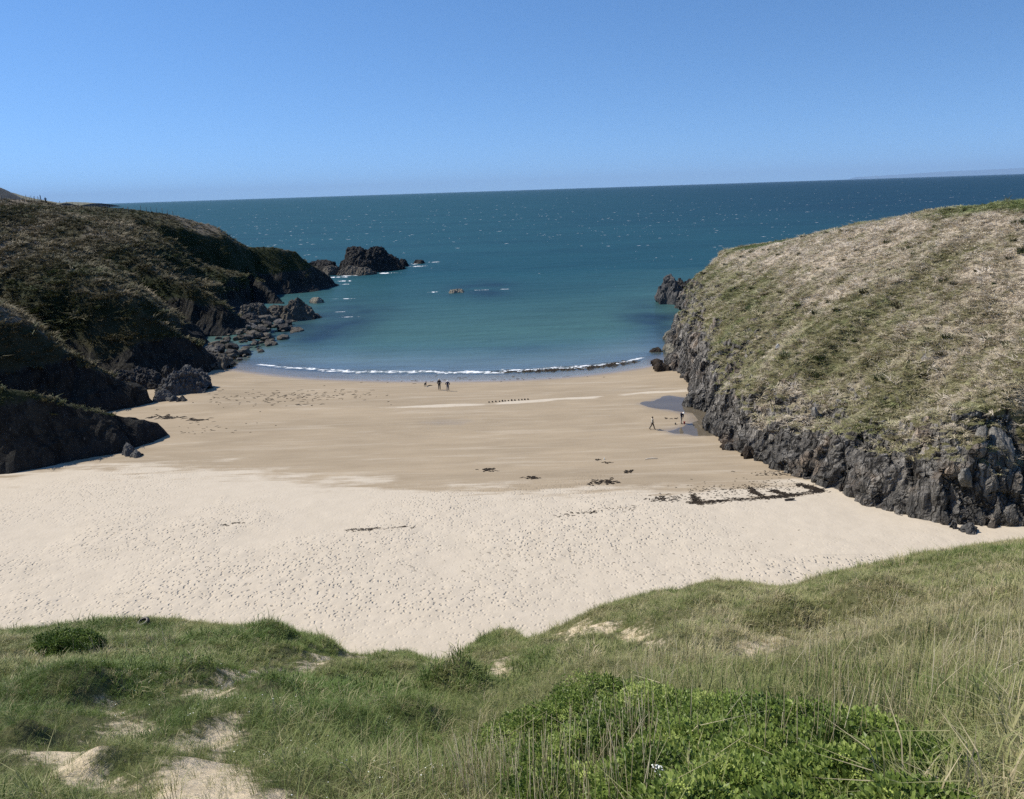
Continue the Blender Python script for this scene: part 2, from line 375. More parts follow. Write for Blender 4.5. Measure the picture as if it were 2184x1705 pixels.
def poly_sd(px, py, poly):
    """signed distance to a polygon, positive inside"""
    poly = np.asarray(poly)[:, :2]; ins = np.zeros(px.shape, bool); dm = np.full(px.shape, 1e9)
    for i in range(len(poly)):
        x1, y1 = poly[i]; x2, y2 = poly[(i + 1) % len(poly)]
        if y1 != y2:
            ins ^= ((y1 > py) != (y2 > py)) & (px < (x2 - x1) * (py - y1) / (y2 - y1) + x1)
        dx, dy = x2 - x1, y2 - y1; L = dx * dx + dy * dy + 1e-12
        t = np.clip(((px - x1) * dx + (py - y1) * dy) / L, 0, 1)
        dm = np.minimum(dm, np.hypot(px - x1 - t * dx, py - y1 - t * dy))
    return np.where(ins, dm, -dm)
POOL_Z = 0.80
POOL = [at_z(a, b, POOL_Z) for a, b in [(1366, 862), (1400, 852), (1430, 845), (1470, 849), (1540, 846), (1560, 905), (1560, 926), (1480, 930), (1436, 927), (1416, 918), (1450, 911), (1462, 905), (1472, 893), (1466, 885), (1440, 879), (1398, 872)]]
POOL2_Z = 0.745
POOL2 = [at_z(a, b, POOL2_Z) for a, b in [(905, 902), (950, 897), (1000, 899), (985, 905), (940, 906)]]
def beach_base(x, y):
    t0 = shore(x) - y; t1 = 124.0 - y; w = np.clip(1 - t1 / 32, 0.0, 1); w = w * w * (3 - 2 * w)
    return np.interp(w * t0 + (1 - w) * t1, _t, _z)
def beach_z(x, y):
    x = np.asarray(x, float); y = np.asarray(y, float)
    z = beach_base(x, y)
    for P_, z_ in ((POOL, POOL_Z), (POOL2, POOL2_Z)):
        n = perlin(P3(x * 0.4, y * 0.4)).reshape(x.shape) * 0.9
        sd = poly_sd(x, y, P_) + n
        z = np.where(sd > -6, z + (z_ + np.clip(sd, -1.5, 1.5) * -0.045 - z) * sstep(-6, -0.3, sd), z)
    return z
def on_beach(a, b):
    d = ray(a, b); ts = np.linspace(20, 330, 6000); P_ = CAM[None] + d[None] / d[1] * ts[:, None]
    below = P_[:, 2] < np.maximum(beach_z(P_[:, 0], P_[:, 1]), -50)
    i = np.argmax(below); return P_[i]

def spaced(lo, hi, f):
    out = [lo]
    while out[-1] < hi: out.append(out[-1] + f(out[-1]))
    return np.array(out)
bx = spaced(-110, 85, lambda v: 0.18 if -50 < v < 42 else (0.5 if -65 < v < 55 else 3.0))
by = spaced(24, 300, lambda v: 0.17 if 37 < v < 72 else (0.28 if v < 112 else (0.6 if v < 150 else 6.0)))
BX, BY = np.meshgrid(bx, by); PB = P3(BX, BY)
BZ = beach_z(BX, BY)
wet = sstep(58, 86, BY + 3.5 * np.sin(BX * 0.055 + 0.6)) + 0 * BX          # dry above the last high tide
wet = np.where((BX < -8) & (BY < 92), wet * (0.45 + 0.55 * sstep(-46, -8, BX) + 0.4 * sstep(78, 92, BY)), wet)
bar = np.exp(-((BY - (105.6 + 0.09 * BX + 0.0018 * BX * BX)) / 1.1) ** 2) * sstep(-34, -6, BX)
wet = np.clip(wet - 0.8 * bar * np.clip(.85 + .6 * fbm(PB, (.12, .5, 1), 3, off=15).reshape(BX.shape), .35, 1), 0, 1)
soak = np.clip(1 - sstep(0.02, 0.17, BZ), 0, 1)
for P_, a_ in ((POOL, .9), (POOL2, .45)):
    soak = np.maximum(soak, sstep(-1.2, 0.6, poly_sd(BX, BY, P_)) * a_)
fn1 = fbm(PB, 0.09, 3).reshape(BX.shape)
foot = sstep(76, 64, BY) * np.clip(0.60 + 1.1 * fn1 + .40 * np.exp(-((BX + 2) / 14) ** 2 - ((BY - 55) / 8) ** 2), 0.12, 1.0)
foot = np.maximum(foot, 0.8 * np.exp(-(((BX + 42) / 9) ** 2 + ((BY - 74) / 8) ** 2)))
foot = np.where((BX > 10) & (BY > 52), foot * np.clip(1 - (BX - 10) / 14, 0.18, 1), foot)
foot = np.maximum(foot, 0.5 * np.exp(-((BX - 4.5 - 0.25 * (BY - 60)) / 3.0) ** 2) * sstep(78, 70, BY))
for TR in ([(462, 1060), (470, 1110), (452, 1160), (440, 1210)], [(1400, 1085), (1450, 1135), (1470, 1200), (1500, 1280)]):
    W_ = [on_beach(a, b) for a, b in TR]
    for (xa, ya, _), (xb, yb, _) in zip(W_, W_[1:]):
        t_ = np.clip(((BX - xa) * (xb - xa) + (BY - ya) * (yb - ya)) / ((xb - xa) ** 2 + (yb - ya) ** 2), 0, 1)
        foot = np.maximum(foot, .6 * np.exp(-(np.hypot(BX - xa - t_ * (xb - xa) + fn1 * 1.5, BY - ya - t_ * (yb - ya)) / .5) ** 2))
ripple = 0.9 * np.exp(-((BY - 96) / 5) ** 2) * np.clip(0.4 + 1.4 * fbm(PB, 0.05, 2, off=5).reshape(BX.shape), 0, 1)
# trodden sand: pits and ridges left by feet
cell = 0.42; dep = np.zeros(BX.size); fx, fy = PB[:, 0] / cell, PB[:, 1] / (cell * 0.9)
ix, iy = np.floor(fx).astype(int), np.floor(fy).astype(int)
H1 = rng.random((512, 512, 4))
sel = (foot.ravel() > 0.02) & (PB[:, 1] < 80)
for ox in (-1, 0, 1):
    for oy in (-1, 0, 1):
        h = H1[(ix + ox) & 511, (iy + oy) & 511] * (1, 1, 1, 1); h[:, 2] = np.clip((h[:, 2] - .22) * 1.35, 0, 1)
        dx, dy = fx - (ix + ox) - h[:, 0], fy - (iy + oy) - h[:, 1]
        ang = h[:, 3] * 6.28; ux, uy = np.cos(ang), np.sin(ang)
        d2 = ((dx * ux + dy * uy) / 0.42) ** 2 + ((dx * uy - dy * ux) / 0.26) ** 2
        dep = np.where(sel, dep - np.exp(-d2) * h[:, 2] + 0.45 * np.exp(-(np.sqrt(d2) - 1.35) ** 2 / 0.18) * h[:, 2], dep)
BZ2 = BZ + (dep * 0.06).reshape(BX.shape) * foot + 0.05 * fbm(PB, 0.8, 3).reshape(BX.shape) * sstep(75, 60, BY) * (0.4 + foot)
BZ2 += 0.10 * fn1 * sstep(75, 60, BY)
BZ2 += 0.012 * fbm(PB, 0.25, 3, off=9).reshape(BX.shape) * sstep(130, 118, BY)
beach = obj('beach', mesh_np('beach', P3(BX, BY, BZ2), grid_faces(len(bx), len(by)), M_SAND,
            attrs=dict(wet=wet.ravel(), soak=soak.ravel(), foot=foot.ravel(), ripple=ripple.ravel())))
tag(beach, 'pale sandy beach between the two headlands', 'beach', kind='structure')

for P_, z_, lb in ((POOL, POOL_Z, 'large tidal pool at the foot of the right cliff'),):
    c = np.mean(P_, 0); ring = [c + (np.array(q) - c) * 1.06 + np.sign(np.array(q) - c) * 0.8 for q in P_]
    me = bpy.data.meshes.new('pool'); me.from_pydata([(q[0], q[1], z_) for q in ring], [], [tuple(range(len(ring)))[::-1]]); me.materials.append(M_POOL)
    tag(obj('pool', me), lb, 'pool', kind='structure')

# ------------------------------------------------------------------ the sea
def geo(lo, hi, s0, g):
    out = [lo]
    while out[-1] < hi: out.append(out[-1] + s0); s0 *= g
    return out
sx = np.array([-v for v in geo(70, 90000, 2, 1.16)][::-1] + list(np.arange(-69, 70, 0.8)) + geo(70, 90000, 2, 1.16))
sy = np.array(list(np.arange(112, 165, 0.5)) + list(np.arange(165, 370, 1.0)) + geo(370, 90000, 2, 1.12))
SX, SY = np.meshgrid(sx, sy); PS = P3(SX, SY)
sd_ = -beach_z(SX, SY); sd_ = np.where(SY > 290, 9.0, sd_)
sd_ = np.where(np.abs(SX) > 85, np.maximum(sd_, 3), sd_)
def blob(x, y, rx, ry, rot=0.0):
    c, s = math.cos(rot), math.sin(rot); dx, dy = SX - x, SY - y
    return np.exp(-(((dx * c + dy * s) / rx) ** 2 + ((-dx * s + dy * c) / ry) ** 2))
nk = fbm(PS, 0.06, 3, off=3).reshape(SX.shape)
kelp = 0.95 * blob(-44, 178, 12, 26, 0.1) + 0.6 * blob(-46, 205, 16, 16) + 0.9 * blob(-8, 246, 10, 20) + 0.9 * blob(32, 160, 6, 30) + 0.6 * blob(38, 190, 8, 18) + 0.35 * blob(0, 146, 20, 7)
kelp = np.clip(kelp * (0.9 + 0.8 * nk), 0, 1)
foam = np.zeros_like(SX)
# shallow wave breaking along the beach
brk = shore(SX) + 6.0 + 0.35 * np.sin(SX * 0.31) + 0.2 * np.sin(SX * 0.83 + 1)
surf_w = np.exp(-((SY - brk) / 0.62) ** 2) * sstep(-52, -30, SX) * sstep(31, 10, SX)
foam = np.maximum(foam, 0.98 * surf_w)
foam = np.maximum(foam, 0.62 * np.exp(-((SY - brk + 2.2 - .5 * np.sin(SX * .21)) / 1.3) ** 2) * sstep(-45, -25, SX) * sstep(24, 6, SX))
foam = np.maximum(foam, 0.5 * np.exp(-((SY - brk - 5 - .8 * np.sin(SX * .13)) / 0.5) ** 2) * sstep(-30, -15, SX) * sstep(15, 2, SX))
foam = np.maximum(foam, 0.75 * np.exp(-((SY - (shore(SX) + 2.5 + 0.6 * np.sin(SX * .5))) / 0.5) ** 2) * sstep(-56, -48, SX) * sstep(-20, -42, SX))
foam = np.maximum(foam, 0.75 * np.exp(-((SY - (shore(SX) + 4.2)) / 0.55) ** 2) * sstep(8, 20, SX) * sstep(32, 29, SX))
for q in [(-66, 296, 12, 3.2), (-60, 302, 10, 3), (-47, 306, 9, 3), (-38, 332, 7, 6), (-41, 345, 4, 8), (-33, 350, 5, 4), (-80, 352, 9, 5), (-60, 283, 5, 3), (-57, 272, 4, 2),
          (-22, 242, 6, 1.6), (-15, 239, 5, 1.5), (-9, 242, 6, 1.2), (-1, 243, 5, 0.7), (42, 205, 2.5, 2), (51, 205, 4, 1.6), (-48, 232, 7, 0.8), (-45, 205, 3, 0.6), (-41, 196, 5, .6)]:
    foam = np.maximum(foam, 0.93 * blob(*q))
ang = SX / np.maximum(SY, 1)
blue = sstep(-0.1, 0.62, ang + 0.10 * np.log10(np.maximum(SY, 100) / 300)) * sstep(150, 900, SY)
SZ = 0.05 * np.exp(-((SY - brk - 0.6) / 1.0) ** 2) * 4 * sstep(-52, -30, SX) * sstep(31, 10, SX) * (0.7 + 0.6 * nk)
SZ = SZ + sstep(160, 230, SY) * sstep(2000, 600, SY) * 0.15 * fbm(PS, (0.05, 0.14, 1), 3, off=2).reshape(SX.shape)
sea = obj('sea', mesh_np('sea', P3(SX, SY, SZ), grid_faces(len(sx), len(sy)), M_SEA,
          attrs=dict(depth=sd_.ravel(), kelp=kelp.ravel(), foam=foam.ravel(), blue=blue.ravel())))
tag(sea, 'blue green sea reaching to the horizon', 'sea', kind='structure')

# whitecaps: low slivers of foam on the wave crests
V, Fc = [], []
for i in range(2100):
    b = 372 + abs(rng.normal()) * 62 + (rng.random() * 40); a = rng.uniform(-150, 2330)
    if b < 372 or rng.random() < 0.08: b = rng.uniform(440, 600)
    hz = 405.5 - (a - 1092) * 0.0325
    bb = b + (hz - 372) + 4
    if bb > 640: continue
    p = at_z(a, bb, 0.0); D = p[1]
    if D < 210 or D > 14000 or (p[0] < -40 and D < 300): continue
    big = rng.random() ** 3
    L = (0.3 + 2.3 * big) * (0.40 + D / 1300.0); W = L * rng.uniform(0.04, 0.12) * (1 + D / 3500)
    if D < 480 and rng.random() < .72: continue
    if D < 300: L *= 0.5; W *= 0.5
    n = 9; base = len(V); rot = rng.normal() * 0.12
    V.append((p[0], p[1], 0.16 + 0.02 * L))
    for j in range(n):
        t = 2 * math.pi * j / n; r_ = rng.uniform(0.45, 1.0)
        x, y = L * r_ * math.cos(t), W * r_ * math.sin(t)
        V.append((p[0] + x * math.cos(rot) - y * math.sin(rot), p[1] + x * math.sin(rot) + y * math.cos(rot), 0.12))
    for j in range(n): Fc.append((base, base + 1 + j, base + 1 + (j + 1) % n))
caps = obj('whitecaps', mesh_np('whitecaps', V, Fc, plain('whitecap_foam', (0.74, 0.77, 0.78), 0.8, 0.15, 0.5)))
tag(caps, 'scattered white wave crests out on the open sea', 'whitecaps', kind='stuff')
# tumbling crest of the shore break
V, Fc = [], []
for i in range(300):
    x = rng.uniform(-47, 24); w = float(np.interp(x, [-47, -25, 0, 16, 24], [.35, .9, 1, .7, .25]))
    y = float(shore(x)) + 6.0 + 0.35 * math.sin(x * 0.31) + 0.2 * math.sin(x * 0.83 + 1) + rng.normal() * 0.45 * w - .3
    L, W, Hh = rng.uniform(.4, 1.3), rng.uniform(.08, .22), rng.uniform(.03, .12) * w
    base = len(V); V.append((x, y, Hh + .03)); rr_ = rng.uniform(.6, 1, 9)
    for q_, hq in ((.55, .8), (1.0, 0.0)):
        for j in range(9):
            t = 2 * math.pi * j / 9; V.append((x + L * rr_[j] * q_ * math.cos(t), y + W * rr_[j] * q_ * math.sin(t), Hh * hq * rng.uniform(.7, 1.1)))
    for j in range(9):
        k_ = (j + 1) % 9; Fc.append((base, base + 1 + j, base + 1 + k_)); Fc.append((base + 1 + j, base + 10 + j, base + 10 + k_)); Fc.append((base + 1 + j, base + 10 + k_, base + 1 + k_))
tag(obj('surf', mesh_np('surf', V, Fc, M_FOAM)), 'white foam of the small wave breaking along the beach', 'surf', kind='stuff')

# ------------------------------------------------------------------ right headland (lofted from its foot, cliff edge and crest)
KEYS = [  # foot x,y   cliff edge x,y,z   crest x,y,z
    ((84, 66), (84, 69, 10), (100, 84, 29)), ((60, 61), (62, 64, 10), (90, 76, 29)),
    ((49, 58), (51.5, 61.5, 10), (82, 70, 28.6)), ((43.5, 56.6), (46.5, 60.2, 10.2), (77, 70, 28.4)),
    ((37.6, 55.9), (40.8, 59.4, 10.3), (71, 72, 28.2)), ((33.9, 59.6), (37.4, 61.8, 9.4), (68, 77, 28.0)),
    ((30.6, 68.6), (33.9, 69.3, 8.0), (66, 85, 27.7)), ((27.2, 75.4), (30.6, 76, 7.4), (65, 93, 27.3)),
    ((24.6, 84.3), (28.2, 85, 7.6), (64, 101, 26.6)), ((24.6, 91), (28.6, 91.5, 8.4), (63, 109, 25.8)),
    ((26.6, 99), (30.8, 99.5, 9.2), (62, 118, 24.8)), ((25.4, 105), (30.4, 106, 10.2), (61, 127, 23.6)),
    ((28.4, 118), (33.2, 118.5, 10.4), (60, 138, 22.0)), ((27.6, 127), (33.6, 128, 10.2), (58.5, 148, 20.2)),
    ((31.6, 146), (36.8, 146, 9.4), (56.5, 160, 17.8)), ((37.6, 167), (42, 166, 9.4), (55.5, 172, 15.8)),
    ((41.2, 182), (44.6, 180, 8.0), (54, 184, 14.6)), ((44, 195), (47, 191.5, 6.2), (53.5, 190, 14.0)),
    ((50, 204), (52, 199, 6.0), (57, 194, 14.3)), ((61, 207), (61, 202, 6.5), (64, 193, 15.5)),
    ((82, 202), (80, 198, 8), (76, 182, 18)), ((120, 190), (118, 186, 10), (98, 150, 22))]
def catmull(K, n_per):
    K = np.asarray(K, float); out = []
    for i in range(len(K) - 1):
        p0, p1, p2, p3 = K[max(i - 1, 0)], K[i], K[i + 1], K[min(i + 2, len(K) - 1)]
        for t in np.linspace(0, 1, n_per[i], endpoint=False):
            out.append(0.5 * (2 * p1 + (p2 - p0) * t + (2 * p0 - 5 * p1 + 4 * p2 - p3) * t * t + (3 * p1 - p0 - 3 * p2 + p3) * t ** 3))
    out.append(K[-1]); return np.array(out)
ft_k = np.array([k[0] for k in KEYS]); seg = np.hypot(*np.diff(ft_k, axis=0).T)
nper = [max(4, int(s / (0.17 if 3 <= i <= 14 else 0.4 if i < 19 and i > 1 else 2.5))) for i, s in enumerate(seg)]
foot_r = catmull(ft_k, nper); edge_r = catmull([k[1] for k in KEYS], nper); crest_r = catmull([k[2] for k in KEYS], nper)
nu = len(foot_r); un = np.arange(nu)
_al = np.r_[0, np.cumsum(np.hypot(*np.diff(foot_r, axis=0).T))]; _o = np.c_[_al, 0 * _al, 0 * _al]
_in = edge_r[:, :2] - foot_r; _in /= np.linalg.norm(_in, axis=1)[:, None]; _vis = np.clip((_al - 20) / 10, 0, 1)
foot_r = foot_r + _in * (fbm(_o, .16, 3, off=61) * 0.9 * _vis)[:, None]
edge_r[:, 2] += (fbm(_o, .11, 3, off=62) * 2.2 - .3) * _vis; edge_r[:, :2] += _in * (fbm(_o, .2, 2, off=63) * .8 * _vis)[:, None]
fz = np.maximum(beach_z(foot_r[:, 0], foot_r[:, 1]), -0.6)
A0 = np.c_[foot_r, fz - 2.0]; A1 = np.c_[foot_r, fz + 0.05]
inl = edge_r[:, :2] - foot_r; inl /= np.linalg.norm(inl, axis=1)[:, None]
A0[:, :2] -= inl * 0.5
A2 = A1 * 0.5 + edge_r * 0.5; A2[:, :2] -= inl * 0.55; A2[:, 2] += 0.3
A3 = edge_r
A4 = edge_r + (crest_r - edge_r) * 0.33; A4[:, 2] += 1.5 * np.clip((crest_r[:, 2] - edge_r[:, 2]) / 15, 0, 1)
A5 = edge_r + (crest_r - edge_r) * 0.68; A5[:, 2] += 1.7 * np.clip((crest_r[:, 2] - edge_r[:, 2]) / 15, 0, 1)
A6 = crest_r.copy()
cen = np.array([130, 80, 0]); dirc = cen - crest_r; dirc[:, 2] = 0; dirc /= np.linalg.norm(dirc, axis=1)[:, None]
A7 = crest_r + dirc * 14; A7[:, 2] = crest_r[:, 2] + 0.15
A8 = crest_r * 0.35 + np.array([150, 90, 28.5]) * 0.65; A8[:, 2] = 28.0
rails = [A0, A1, A2, A3, A4, A5, A6, A7, A8]; nv = [5, 30, 30, 44, 36, 30, 14, 6]
rows, gv, cl = [], [], []
for j in range(len(rails) - 1):
    for t in np.linspace(0, 1, nv[j], endpoint=False):
        p0, p1, p2, p3 = rails[max(j - 1, 0)], rails[j], rails[j + 1], rails[min(j + 2, len(rails) - 1)]
        if j in (3, 4, 5):
            q = 0.5 * (2 * p1 + (p2 - p0) * t + (2 * p0 - 5 * p1 + 4 * p2 - p3) * t * t + (3 * p1 - p0 - 3 * p2 + p3) * t ** 3)
        else: q = p1 * (1 - t) + p2 * t
        rows.append(q); gv.append(j + t)
rows.append(rails[-1]); gv.append(len(rails) - 1.0)
G = np.array(rows); gv = np.array(gv)
def grid_normals(G):
    du = np.gradient(G, axis=1); dv = np.gradient(G, axis=0); n = np.cross(du, dv); n /= np.linalg.norm(n, axis=2)[..., None] + 1e-9
    return n
def cliffs(G, rock, amp=1.0, seed=0.0, lean=0.25):
    """break a smooth rock face into buttresses, joints and ledges"""
    for fr, am, kind in (((0.085, 0.085, 0.03), 1.7, 'f'), ((0.28, 0.28, 0.05), 0.75, 'r'), ((0.9, 0.9, 0.16), 0.28, 'r')):
        n = grid_normals(G); P_ = G.reshape(-1, 3).copy(); P_[:, 0] += P_[:, 2] * lean; P_[:, 1] += P_[:, 2] * lean * 0.6
        d = (fbm(P_, fr, 3, off=seed) if kind == 'f' else ridged(P_, fr, 2, off=seed) * 0.8 - 0.25).reshape(G.shape[:2])
        G = G + n * (d * am * amp * rock)[..., None]
    for fr, am in (((.40, .40, .07), .80), ((1.0, 1.0, .13), .24)):
        n = grid_normals(G); P_ = G.reshape(-1, 3).copy(); P_[:, 0] += P_[:, 2] * lean; P_[:, 1] += P_[:, 2] * lean * .6
        P_ = P_ + .35 * np.stack([fbm(P_, .5, 2, off=o_) for o_ in (1., 11., 21.)], -1)
        v, g = blocks(P_ * np.array(fr), seed); m = rock.ravel() != 0; 
        G = G + n * ((v * 1.1 - .45 * g).reshape(G.shape[:2]) * am * amp * rock)[..., None]
    return G
n0 = grid_normals(G); sgn = np.sign((n0[:, :, 2]).mean())
PG = G.reshape(-1, 3)
gn = fbm(PG, 0.11, 4, off=21).reshape(G.shape[:2])
vv = gv[:, None] + 0 * G[:, :, 0]
yy = G[:, :, 1]
edge_shift = 1.0 * gn + 0.5 * fbm(PG, 0.4, 3, off=44).reshape(vv.shape) + np.interp(yy, [50, 62, 75, 90, 110, 150, 185, 200], [0.15, 0.35, 0.1, 0.1, 0.25, 0.1, 0.7, 2.2])
rockness = 1 - sstep(2.75, 3.15, vv - edge_shift)
rockness = np.maximum(rockness, 0.8 * sstep(0.42, 0.6, fbm(PG, 0.30, 3, off=40).reshape(vv.shape)) * sstep(4.2, 3.3, vv) * sstep(100, 85, yy))
G = cliffs(G, np.clip(rockness, 0, 1) * np.interp(vv, [3.0, 3.5], [1, .45]) * sgn, 1.0, 3.0)
_nz = grid_normals(G)[:, :, 2] * sgn
ledge = sstep(0.42, 0.66, _nz + .12 * fbm(G.reshape(-1, 3), .5, 2, off=71).reshape(vv.shape)) * sstep(1.7, 2.5, vv + .5 * gn)
rock_full = rockness; rockness = rockness * (1 - .9 * ledge)
hump = (0.35 * fbm(PG, 0.12, 3, off=7) + 0.16 * fbm(PG, 0.7, 3, off=8)).reshape(vv.shape)
G[:, :, 2] += (hump - 0.1) * (1 - rock_full) * sstep(3.0, 3.4, vv) * np.interp(vv, [5.6, 6.2], [1, .5])
PG = G.reshape(-1, 3)
tint_r = 0.45 + 0.25 * fbm(PG, 0.06, 3, off=33).reshape(vv.shape) + 0.22 * fbm(PG, 0.35, 3, off=34).reshape(vv.shape) + np.interp(vv, [3, 3.6, 4.4, 5.4, 5.9, 6.1, 7], [.06, .10, -.12, -.22, -.05, .5, .6]) + np.interp(yy, [60, 95, 130, 170], [-.02, 0, -.04, .05])
tint_r = np.where((vv < 4) & (yy < 80), tint_r - 0.12, tint_r)
tint_r = tint_r + 0.75 * sstep(5.50, 5.75, vv) * sstep(122, 98, yy)
lowz = 1 - sstep(0.6, 3.2, G[:, :, 2] - np.maximum(beach_base(G[:, :, 0], G[:, :, 1]), 0) + 0.8 * gn)
right = obj('headland', mesh_np('headland', PG, grid_faces(nu, len(gv))[:, ::(1 if sgn > 0 else -1)], M_CLIFF_R, smooth=(rockness.ravel()[grid_faces(nu, len(gv))].mean(1) < .5),
            attrs=dict(grass=(1 - rockness).ravel(), tint=np.clip(tint_r, 0, 1).ravel(), low=lowz.ravel())))
tag(right, 'sunlit headland on the right with rocky cliff foot and pale grassy slope', 'headland', kind='structure')
RG, RT, RK, RV = G, np.clip(tint_r, 0, 1), rockness, vv

# ------------------------------------------------------------------ left headland (spurs and gullies)
def ridge_pts(L): return [at_y(a, b, y) for a, b, y in L]
RIDGES = [  # crest points (survey a, b, distance) from the tip upwards, then world points
    (ridge_pts([(348, 921, 95.5), (300, 895, 93.5), (225, 873, 91.5), (150, 855, 90), (75, 836, 88), (0, 818, 86)]) + [np.array(q) for q in [(-72, 87, 14.5), (-95, 92, 21), (-135, 95, 26)]], 2.3, 1.2),
    (ridge_pts([(312, 856, 112), (222, 790, 111), (171, 766, 110.5), (120, 735, 110), (68, 694, 110), (0, 652, 110)]) + [np.array(q) for q in [(-88, 113, 22), (-110, 116, 25), (-140, 120, 27)]], 2.2, 1.0),
    (ridge_pts([(462, 778, 138), (444, 749, 138), (410, 722, 136), (376, 701, 135), (325, 672, 134), (283, 633, 133), (239, 609, 134), (191, 585, 136), (120, 554, 140), (68, 534, 144), (0, 503, 149)]) + [np.array(q) for q in [(-118, 156, 27), (-150, 165, 28.5)]], 2.3, 0.9),
    (ridge_pts([(520, 684, 178), (478, 646, 178), (410, 609, 180), (342, 581, 183), (297, 551, 187), (239, 506, 193), (180, 478, 202), (120, 455, 215), (70, 440, 226)]) + [np.array(q) for q in [(-160, 236, 30.5)]], 2.2, 0.8),
    (ridge_pts([(718, 612, 268), (690, 580, 266), (650, 556, 262), (632, 536, 259), (590, 527, 257), (530, 527, 255), (500, 512, 252), (455, 481, 248), (376, 461, 244), (300, 449, 241), (200, 441, 240), (130, 438, 238), (98, 431, 236), (50, 427, 236), (0, 426, 235)]) + [np.array(q) for q in [(-190, 240, 33), (-260, 250, 36)]], 2.0, 1.0),
    (ridge_pts([(600, 645, 226), (560, 612, 232), (545, 590, 238), (520, 560, 246)]), 2.4, 1.5),
]
lx = spaced(-230, -36, lambda v: 0.42 if v > -85 else (0.6 if v > -120 else 1.0))
ly = spaced(58, 300, lambda v: 0.36 if v < 145 else 0.55)
LX, LY = np.meshgrid(lx, ly); shp = LX.shape
X, Y = LX.ravel(), LY.ravel(); PL = np.stack([X, Y, 0 * X], -1)
warp = fbm(PL, 0.05, 3, off=50); warp2 = fbm(PL, 0.13, 3, off=60)
Xw, Yw = X + 1.8 * warp + 0.7 * warp2, Y + 1.8 * fbm(PL, 0.05, 3, off=70)
Hh = np.full(X.shape, -6.0)
for pts, sf, sb in RIDGES:
    pts = np.array(pts); best = np.full(X.shape, 1e9); zq = np.zeros_like(X); side = np.zeros_like(X); tip = np.zeros_like(X)
    for i in range(len(pts) - 1):
        a, b = pts[i], pts[i + 1]; d = b[:2] - a[:2]; L2 = d @ d
        wx, wy = (X, Y) if i < 2 else (X * .5 + Xw * .5, Y * .5 + Yw * .5)
        t = ((wx - a[0]) * d[0] + (wy - a[1]) * d[1]) / L2; tc = np.clip(t, 0, 1)
        ex, ey = wx - a[0] - tc * d[0], wy - a[1] - tc * d[1]; dist = np.hypot(ex, ey)
        m = dist < best; best = np.where(m, dist, best); zq = np.where(m, a[2] + tc * (b[2] - a[2]), zq)
        side = np.where(m, d[0] * ey - d[1] * ex, side)          # >0: camera side (going inland the front is on the left)
    front = side > 0
    d1 = np.clip((zq - 13.0) * 1.15, 0.3, 16) * (0.8 + 0.3 * warp2)
    sg = np.interp(zq, [6, 14, 22, 28], [1.0, 0.62, 0.40, 0.20])
    drop = np.where(best < d1, best * sg, d1 * sg + (best - d1) * np.where(front, sf * .80, sb))
    drop_b = np.where(best < d1 * 1.5, best * sg * 0.8, d1 * 1.5 * sg * 0.8 + (best - d1 * 1.5) * sb)
    Hh = np.maximum(Hh, zq - np.where(front, drop, drop_b))
up = 30.0 - np.clip((X + 128 + 0.10 * (Y - 150)) * 0.40, 0, 40) + 2.0 * warp - np.clip((Y - 244) * 0.6, 0, 60)   # rolling ground behind the spurs
up = np.minimum(up, 29.6)
up = np.where(Y < 205, up - 7 * np.clip((205 - Y) / 60, 0, 1), up)
Hh = np.where(up > 8, np.maximum(Hh, up), Hh)
sandz = np.maximum(beach_base(X, Y), -3.0)
rel = Hh - sandz
hc = 3.5; rel2 = np.where((rel > 0) & (rel < hc), hc * (np.clip(rel, 0, hc) / hc) ** 0.55, rel)
Hh = np.where(rel > 0, sandz + rel2, np.maximum(sandz + rel * 1.5, sandz - 3)) 
GL = np.stack([X, Y, Hh], -1).reshape(*shp, 3)
nl = grid_normals(GL); slope = np.degrees(np.arccos(np.clip(np.abs(nl[:, :, 2]), 0, 1)))
gl = fbm(GL.reshape(-1, 3), 0.10, 4, off=80).reshape(shp)
rk = sstep(50, 59, slope + 7 * gl - 0.55 * (GL[:, :, 2] - 7))
rk = np.maximum(rk, 1 - sstep(3.0, 6.5, GL[:, :, 2] + 2 * gl))
rk = np.where((LX > -95) & (LX < -74) & (LY > 248) & (GL[:, :, 2] > 9.3) & (slope < 33), 0, rk)
rk = rk * (0.22 + 0.78 * sstep(9.5, 4.0, GL[:, :, 2] + 2.5 * gl))
GL2 = cliffs(GL, rk * np.sign(nl[:, :, 2].mean()) * np.interp(GL[:, :, 2], [2, 6, 12], [.75, .42, .22]), 0.7, 12.0, -0.3)
hump = (0.5 * fbm(GL.reshape(-1, 3), 0.10, 3, off=7) + 0.28 * fbm(GL.reshape(-1, 3), 0.6, 3, off=8)).reshape(shp)
GL2[:, :, 2] += (hump - 0.15) * (1 - rk) * np.where(LY > 225, .4, 1)
tl = 0.40 + 0.45 * fbm(GL.reshape(-1, 3), 0.06, 4, off=90).reshape(shp)
tl = np.where((LX > -97) & (LX < -74) & (LY > 248), 0.75 + .2 * gl, tl)
tl = np.where(slope > 42, tl + .28 * sstep(42, 55, slope), tl)  # steep faces tinted darker, their shade worked into the colour
lowl = 1 - sstep(0.8, 3.6, GL2[:, :, 2] + 0.8 * gl)
fl = grid_faces(len(lx), len(ly)); keep = (GL2.reshape(-1, 3)[fl][:, :, 2].max(1) > sandz[fl].min(1) - 1.2)
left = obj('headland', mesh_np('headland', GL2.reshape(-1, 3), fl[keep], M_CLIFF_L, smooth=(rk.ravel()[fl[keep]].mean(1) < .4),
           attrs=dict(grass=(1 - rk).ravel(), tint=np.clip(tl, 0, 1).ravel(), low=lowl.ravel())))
tag(left, 'shaded headland on the left with dark cliffs and grassy spurs', 'headland', kind='structure')
